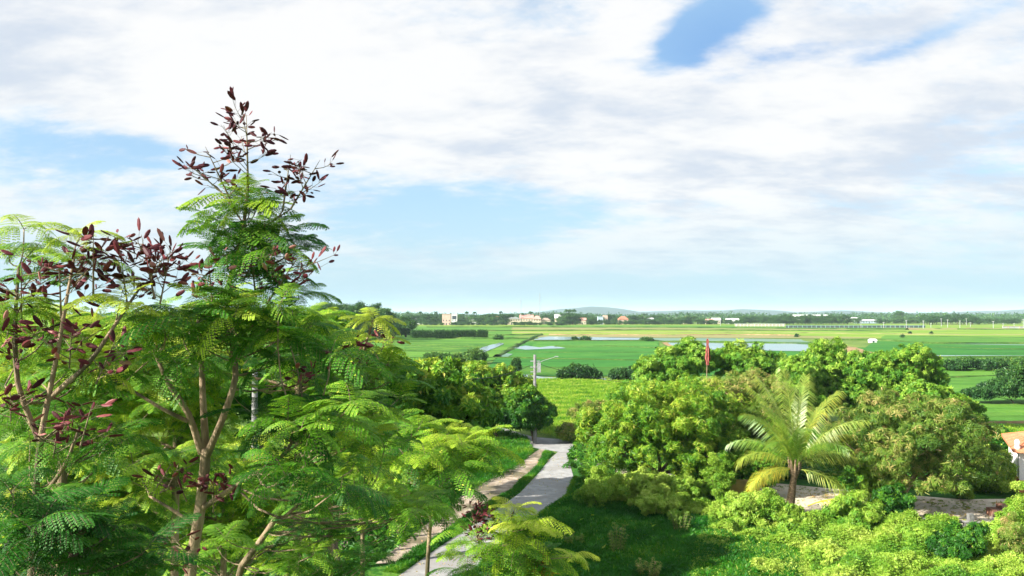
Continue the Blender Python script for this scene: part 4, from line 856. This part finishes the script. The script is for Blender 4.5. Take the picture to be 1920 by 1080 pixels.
# ------------------------------------------------------------------ far village
PAL = {'cream': ((.48, .41, .31), (.58, .50, .38)), 'white': ((.68, .68, .68), (.78, .78, .78)), 'pink': ((.52, .36, .30), (.62, .45, .38)), 'blue': ((.35, .45, .55), (.45, .55, .64)),
       'grey': ((.32, .34, .36), (.42, .43, .45)), 'tile': ((.42, .13, .08), (.55, .2, .13)), 'pinktile': ((.52, .24, .2), (.62, .32, .27)), 'sheet': ((.6, .6, .6), (.72, .71, .7)), 'brown': ((.3, .22, .17), (.4, .3, .23)), 'teal': ((.18, .3, .32), (.26, .4, .42)), 'dark': ((.05, .07, .09), (.09, .11, .13))}
FM = {k: surfmat('village_'+k, v[0], v[1], .4, .85, bump=0) for k, v in PAL.items()}
HOUSES = [(776, 800, 597, 603, 900, 'white', 'grey', 'gable', 'low pale roofed house at the far left of the village'),
 (829, 845, 589, 606, 830, 'pink', 'pink', 'flat', 'pinkish two storey house left of the white block'), (846.5, 857, 589, 604, 850, 'white', 'white', 'flat2', 'narrow white block with a dark upper balcony'),
 (880, 896, 599, 604, 900, 'white', 'sheet', 'gable', 'long low white sheet roof behind the trees'), (921, 940, 593, 604, 900, 'cream', 'tile', 'hip', 'cream house under a dark red hipped roof'),
 (943, 975, 588, 604, 870, 'cream', 'grey', 'gableside', 'large cream hall with a big front gable and grey roof'), (975, 1000, 590, 605, 900, 'cream', 'pinktile', 'gable', 'pinkish roofed house below the left mast'),
 (1000, 1014, 592, 605, 880, 'cream', 'pinktile', 'hip', 'small cream house between the two masts'), (1015, 1032, 596, 606, 885, 'cream', 'brown', 'hip', 'brown roofed house right of the second mast'),
 (1041, 1057, 589, 607, 860, 'cream', 'sheet', 'gable', 'tall cream gabled house left of the bright round trees'), (1058, 1072, 593, 600, 960, 'white', 'sheet', 'gable', 'white roof peeping over the bright round trees'),
 (1085, 1099, 596, 606, 890, 'cream', 'pinktile', 'gable', 'small pink roofed house among trees right of the bright round trees'), (1121, 1131, 594, 608, 880, 'blue', 'blue', 'flat', 'pale blue narrow house beside a dark tree'),
 (1131, 1139, 591, 606, 920, 'cream', 'brown', 'gable', 'tall narrow house behind the dark tree'), (1160, 1178, 593, 606, 890, 'pink', 'tile', 'hip', 'red roofed house in the middle of the far tree line'),
 (1187, 1226, 594, 600, 930, 'white', 'sheet', 'gable', 'long white roof over the dark hedge'), (1249, 1272, 596, 601, 930, 'white', 'sheet', 'gable', 'short white roof over the dark hedge'),
 (1282, 1294, 593, 600, 930, 'cream', 'pinktile', 'hip', 'small red roof at the right end of the dark hedge'), (1325, 1338, 598, 608, 900, 'cream', 'pinktile', 'gable', 'pink roofed house left of the twin cream roofs'),
 (1336, 1351, 596, 608, 930, 'cream', 'sheet', 'gable', 'cream roofed house beside a white post'), (1364, 1388, 597, 607, 930, 'white', 'sheet', 'gable', 'pale roofed house at the left end of the plantation'),
 (1495, 1560, 590, 604, 1150, 'white', 'sheet', 'gable', 'very long white warehouse roof above the plantation'), (1591, 1612, 595, 606, 1100, 'cream', 'sheet', 'gable', 'small yellowish house right of the plantation'),
 (1612, 1648, 599, 611, 1000, 'blue', 'sheet', 'gable', 'blue grey shed with a white roof edge right of the plantation')]
WIN = surfmat('far_window', (.04, .05, .07), (.07, .08, .1), 1, .3, bump=0)
for (u0, u1, v0, v1, d, wc_, rc, st, lb) in HOUSES:
    a, b = P(u0, v1, d), P(u1, v1, d); w = b.x-a.x; top = P(u0, v0, d).z; cx = (a.x+b.x)/2; dp = max(6, w*.7)
    e = empty('village_house', (cx, d, 0), lb, 'house', 'houses of the far village'); hw = w/2
    wall = top*(.62 if st in ('gable', 'hip') else .55 if st == 'gableside' else 1.0)
    mb = MB(); mb.box(-hw, 0, 0, hw, dp, wall); mb.build('wall', FM[wc_], e)
    o_ = .5
    if st.startswith('flat'):
        mb = MB(); mb.box(-hw-.3, -.3, wall, hw+.3, dp+.3, wall+.35); mb.build('roof', FM[rc], e)
    else:
        if st == 'gableside': V = [(-hw-o_, -o_, wall), (-hw-o_, dp+o_, wall), (-hw*.35, -o_, top), (-hw*.35, dp+o_, top*.98), (hw*.35, -o_, wall*1.05), (hw+o_, dp+o_, wall), (hw+o_, dp*.3, top*.92), (hw+o_, -o_, wall*.95)]; Q = [(0, 2, 3, 1), (2, 7, 5, 3), (0, 7, 2, 2), (1, 3, 5, 5)]
        elif st == 'gable': V = [(-hw-o_, -o_, wall), (hw+o_, -o_, wall), (hw+o_, dp+o_, wall), (-hw-o_, dp+o_, wall), (-hw-o_, dp/2, top), (hw+o_, dp/2, top)]; Q = [(0, 1, 5, 4), (2, 3, 4, 5), (0, 4, 3, 3), (1, 2, 5, 5), (0, 3, 2, 1)]
        else: V = [(-hw-o_, -o_, wall), (hw+o_, -o_, wall), (hw+o_, dp+o_, wall), (-hw-o_, dp+o_, wall), (-hw*.4, dp/2, top), (hw*.4, dp/2, top)]; Q = [(0, 1, 5, 4), (2, 3, 4, 5), (0, 4, 3, 3), (1, 2, 5, 5), (0, 3, 2, 1)]
        mb = MB(); mb.add(V, Q); mb.build('roof', FM[rc], e)
        if st == 'gableside': mb = MB(); mb.add([(-hw, -.1, wall-.1), (hw, -.1, wall-.1), (-hw*.35, -.1, top-.3), (-hw*.35, .3, top-.3)], [(0, 1, 2, 2)]); mb.build('gable', FM[wc_], e)
    nw = max(2, min(7, int(w/2.6)))
    for f in range(2 if wall > 6 else 1):
        for i in range(nw):
            x = -hw + w*(i+.5)/nw; z = 1.1 + f*3.2; mb = MB()
            if i == nw//2 and f == 0: mb.box(x-.5, -.06, 0, x+.5, .02, 2.2); mb.build('door', WIN, e)
            else: mb.box(x-.5, -.06, z, x+.5, .02, z+1.3); mb.build('window', WIN, e)
    if st == 'flat2':
        mb = MB(); mb.box(-hw*.75, -.1, wall*.52, hw*.75, .02, wall*.85); mb.build('balcony_opening', WIN, e)
# lattice masts
for (u, vt, d, lb) in [(976.5, 561, 900, 'shorter radio mast with a bulge near its foot, left of the other mast'), (1012, 551, 960, 'taller thin radio mast right of the other mast')]:
    b = Vector((P(u, 600, d).x, d, 0)); H = P(u, vt, d).z; e = empty('radio_mast', b, lb, 'mast', 'radio masts over the village'); mb = MB(); r_ = .45
    for k in range(3):
        a = 2.094*k; mb.tube([(math.cos(a)*r_, math.sin(a)*r_, 0), (math.cos(a)*r_*.7, math.sin(a)*r_*.7, H)], .13, 0, .5, 4)
    z = 0
    while z < H-1.6:
        for k in range(3):
            a, c = 2.094*k, 2.094*(k+1); mb.tube([(math.cos(a)*r_*.9, math.sin(a)*r_*.9, z), (math.cos(c)*r_*.9, math.sin(c)*r_*.9, z+1.6)], .06, 0, .5, 3)
        z += 1.6
    mb.build('mast', METAL, e)
    mb = MB(); mb.tube([(0, 0, H), (0, 0, H+2)], .06, 0, .5, 4); mb.build('antenna', METAL, e)
# walls and long low structures at the foot of the tree line
def longwall(u0, u1, vt, vb, mat, cap, name, lb, cat, posts=14):
    d = FPX*CAMH/(vb-HOR); a = P(u0, vb, d); b = P(u1, vb, d); h = P(u0, vt, d).z; e = empty(name, ((a.x+b.x)/2, d, 0), lb, cat); hw = (b.x-a.x)/2
    mb = MB(); mb.box(-hw, 0, 0, hw, .4, h); mb.build('wall', FM[mat], e)
    mb = MB(); mb.box(-hw, -.2, h, hw, .6, h+.25); mb.build('coping', FM[cap], e)
    for i in range(posts):
        x = -hw+2*hw*(i+.5)/posts; mb = MB(); mb.box(x-.25, -.15, 0, x+.25, -.005, h); mb.build('pillar', FM[cap], e)
longwall(1378, 1472, 607.5, 612, 'cream', 'white', 'boundary_wall', 'long cream boundary wall at the foot of the plantation', 'wall')
longwall(1474, 1735, 610.5, 614.5, 'dark', 'teal', 'boundary_wall', 'long dark boundary wall with a bluish top right of the cream wall', 'wall', 30)
longwall(1880, 2050, 612, 616, 'grey', 'pink', 'boundary_wall', 'short grey wall at the right end of the far fields', 'wall', 8)
for i, (u, vt, vb) in enumerate([(1351, 599, 611), (1614.5, 603, 616), (1657, 604, 616.5), (1699.5, 600, 618), (1731.5, 601, 617), (1745.5, 606, 614), (1765, 597, 612), (1777, 599, 614), (1800, 601, 615), (1812, 597, 610), (1819.5, 604, 613), (1862.5, 602, 617), (1881, 606, 615), (1901.5, 606, 615), (1919, 598, 617)]):
    d = FPX*CAMH/(vb-HOR); b = P(u, vb, d); h = P(u, vt, d).z
    e = empty('far_pole', (b.x, d, 0), '%s thin pale pole from the left along the far edge of the fields' % 'zero first second third fourth fifth sixth seventh eighth ninth tenth eleventh twelfth thirteenth fourteenth'.split()[i] if i else 'single thin white post beside the cream roofed house', 'pole', 'poles along the far edge of the fields' if i else 'post in the village')
    mb = MB(); mb.tube([(0, 0, 0), (0, 0, h)], [.22, .15], 0, .5, 6); mb.build('pole', FM['grey'], e); mb = MB(); mb.box(-.8, -.1, h*.93, .8, .1, h*.93+.2); mb.build('cross_bar', FM['sheet'], e)
# small field things
b = G(1636, 642.5); e = empty('field_hut', b, 'tiny white field shelter on the dark bank beyond the bright trees', 'hut'); e.scale = (.6, .6, .6)
mb = MB(); mb.box(-2.2, -1.5, 0, 2.2, 1.5, 1.5); mb.build('wall', FM['white'], e); mb = MB(); mb.add([(-2.6, -1.9, 1.5), (2.6, -1.9, 1.5), (2.6, 1.9, 1.5), (-2.6, 1.9, 1.5), (-2, 0, 2.6), (2, 0, 2.6)], [(0, 1, 5, 4), (2, 3, 4, 5), (0, 4, 3, 3), (1, 2, 5, 5)]); mb.build('roof', FM['sheet'], e)
mb = MB(); mb.box(-.5, -1.56, 0, .5, -1.48, 1.2); mb.build('door', WIN, e)
DPOS = [(1746, 627.5), (1692, 633.5), (1706, 627), (1494, 632.5)]
for i, (u, v) in enumerate(DPOS):
    b = G(u, v); e = empty('field_shrub', b, ['tiny dark shrub rightmost on the far yellow paddies', 'tiny dark shrub above and right of the field shelter', 'tiny dark shrub highest of the dots on the far paddies', 'tiny dark shrub alone on the far paddies beyond the big pond'][i], 'shrub', 'dark shrubs on the far paddies'); mb = MB(); crown(mb, (0, 0, .8), .9, .8, 90, .7, .15, CLUMP); mb.build('foliage', MT['far'], e)

# ------------------------------------------------------------------ far trees: a few kinds, copied one by one
def proto(name, kind, seed):
    e = empty(name, (0, 0, 0), 'far tree', 'tree'); mb = MB(); tb = MB()
    if kind == 'palm':
        for k in range(13):
            palm_frond(mb, (0, 0, .9), k*.483+rng.uniform(-.2, .2), rng.uniform(.2, 1.35), .26, 2.1, rng.uniform(.2, .5), nl=9, ll=.11)
        mb.V = [v for v in mb.V]; tb.tube([(0, 0, 0), (.02, 0, .45), (0, 0, .9)], [.018, .013, .011], 0, .5, 5)
    elif kind == 'casuarina':
        crown(mb, (0, 0, .55), .34, .45, 900, .10, .25, CLUMP, lobe=.4, sub=26); tb.tube([(0, 0, 0), (0, 0, .8)], [.03, .01], 0, .5, 5)
    else:
        n = {'round': 11, 'tall': 13}[kind]
        for k in range(n):
            a = rng.uniform(0, 6.28); r = rng.uniform(0, .3); z = rng.uniform(.14, .82) if kind == 'round' else rng.uniform(.18, .86)
            crown(mb, (math.cos(a)*r, math.sin(a)*r, z), .24, .17, 110, .085, .3+seed*.06, CLUMP, lobe=.5, sub=7)
        tb.tube([(0, 0, 0), (.02, 0, .3), (0, 0, .6)], [.04, .03, .015], 0, .5, 5)
    KIDS[e.name] = [mb.build('crown', [MT['far'], MT['far']], e), tb.build('trunk', MT['darkbark'], e)]; return e
PR = {'round': [proto('far_tree', 'round', s) for s in range(3)], 'tall': [proto('far_tree', 'tall', s) for s in range(2)], 'palm': [proto('far_palm', 'palm', s) for s in range(2)], 'casuarina': [proto('far_casuarina', 'casuarina', s) for s in range(2)]}
USED = set()
ORD = 'first second third fourth fifth sixth seventh eighth ninth tenth eleventh twelfth thirteenth fourteenth fifteenth sixteenth seventeenth eighteenth nineteenth twentieth'.split()
ORD += ['twenty-' + q for q in ORD[:9]] + ['thirtieth'] + ['thirty-' + q for q in ORD[:9]] + ['fortieth']
def far_tree(kind, u, d, h, w, label, group):
    src = PR[kind][rng.integers(len(PR[kind]))]; x = P(u, 600, d).x; rz = rng.uniform(0, 6.28); cat = 'palm tree' if kind == 'palm' else 'tree'
    if src.name not in USED:
        USED.add(src.name); src.location = (x, d, 0); src.rotation_euler = (0, 0, rz); src.scale = (w, w, h); src['label'] = label; src['group'] = group; src['category'] = cat; return
    c = copy_thing(src, (x, d, 0), rz, (w, w, h), label, group); c['category'] = cat
def hpx(v, d): return P(960, v, d).z
def row(kind, u0, u1, n, d0, d1, v0, v1, ww, label, group):
    for i in range(n):
        u = u0 + (u1-u0)*(i+rng.uniform(.1, .9))/n; d = rng.uniform(d0, d1); h = hpx(rng.uniform(v0, v1), d); far_tree(kind, u, d, h, h*ww*1.45*rng.uniform(.85, 1.2), (ORD[i] + ' from left, ' + label) if n > 1 else label, group)
row('tall', 585, 735, 10, 300, 380, 569, 580, .75, 'tall tree in the dense clump behind the yellow sapling', 'tall clump left of the village')
row('round', 700, 765, 6, 360, 420, 590, 604, 1.0, 'dark round tree at the right foot of the tall clump', 'dark trees ending the tall clump')
row('round', 745, 950, 34, 840, 960, 588, 597, 1.3, 'mid green village tree left of the cream hall', 'village trees left of the cream hall')
row('palm', 745, 1000, 22, 900, 1000, 584, 592, .55, 'coconut palm above the village roofs left of the masts', 'palms left of the masts')
row('round', 940, 1060, 12, 930, 1000, 589, 593, 1.3, 'tree behind the cream houses around the masts', 'trees behind the cream houses')
row('round', 790, 1060, 26, 800, 840, 602, 605, 1.8, 'low shrubby tree on the near edge of the village', 'low trees on the near village edge')
row('round', 1055, 1082, 5, 840, 880, 584, 592, 1.0, 'large bright round tree right of the gabled house', 'bright round trees in the village')
row('palm', 1062, 1080, 3, 860, 880, 579, 584, .55, 'tall palm above the bright round village trees', 'palms over the bright round trees')
row('round', 1040, 1300, 34, 900, 960, 589, 596, 1.3, 'tree of the far line behind the dark hedge', 'middle far tree line')
row('palm', 1080, 1420, 26, 930, 1020, 588, 593, .55, 'palm head over the middle far tree line', 'palms over the middle tree line')
row('round', 1100, 1280, 24, 850, 880, 598, 601, 1.1, 'dark low hedge tree along the paddy edge', 'dark hedge trees on the paddy edge')
row('round', 1270, 1400, 12, 880, 940, 595, 601, 1.2, 'tree among the pink roofs right of the dark hedge', 'trees among the pink roofs')
row('tall', 1385, 1430, 6, 900, 950, 592, 595, .8, 'rounded tree of the small grove left of the plantation', 'small grove')
row('tall', 1432, 1590, 30, 850, 930, 590, 594, .75, 'dense dark plantation tree beneath the long warehouse roof', 'dark plantation trees')
row('round', 1590, 1740, 24, 950, 1080, 594, 601, 1.4, 'tree behind the poles and the long dark wall', 'trees behind the long dark wall')
row('tall', 1683, 1692, 2, 1050, 1080, 583, 586, .6, 'taller pale tree standing above the wall trees', 'taller pale trees')
row('casuarina', 1732, 1826, 20, 850, 920, 590, 593, 1.0, 'feathery tree in the grey grove behind the pale poles', 'grey-green grove')
row('tall', 1822, 1912, 14, 880, 940, 596, 599, .9, 'green tree of the lower grove at the right end', 'lower green grove')
row('palm', 1905, 2000, 4, 950, 1000, 592, 597, .55, 'palm at the right end of the far tree line', 'palms at the right end')
for k, v in PR.items():
    for p in v: p['category'] = 'palm tree' if k == 'palm' else 'tree'

# a distant wood that reads as one mass, beyond the village
n = 9000; x = rng.uniform(-900, 1500, n); y = rng.uniform(1250, 1900, n); z = rng.uniform(0, 1, n)**.7*(9.5 + 2.5*np.sin(x*.021) + 1.5*np.sin(x*.07+y*.02)); mb = MB()
for v in range(3):
    k = rng.integers(3, size=n) == v; instance(mb, CLUMP[v], np.stack([x, y, z], -1)[k], zframes(rng.normal(0, .5, (k.sum(), 3)) + np.array([0, 0, 1])), rng.uniform(5, 9, k.sum()), rng.uniform(.15, .5, k.sum()))
o = mb.build('distant_woods', MT['far']); tag(o, 'low hazy woods beyond the far village', 'woods', kind='stuff')

# ------------------------------------------------------------------ haze
m, t = newmat('haze_air'); pv = t.nodes.new('ShaderNodeVolumePrincipled'); pv.inputs['Color'].default_value = (.68, .86, 1, 1); pv.inputs['Density'].default_value = .00009
pv.inputs['Anisotropy'].default_value = 0.0
o = t.nodes.new('ShaderNodeOutputMaterial'); t.links.new(pv.outputs[0], o.inputs['Volume'])
mb = MB(); mb.box(-14500, -80, -1, 14500, 14500, 110); o = mb.build('haze', m); tag(o, kind='stuff');
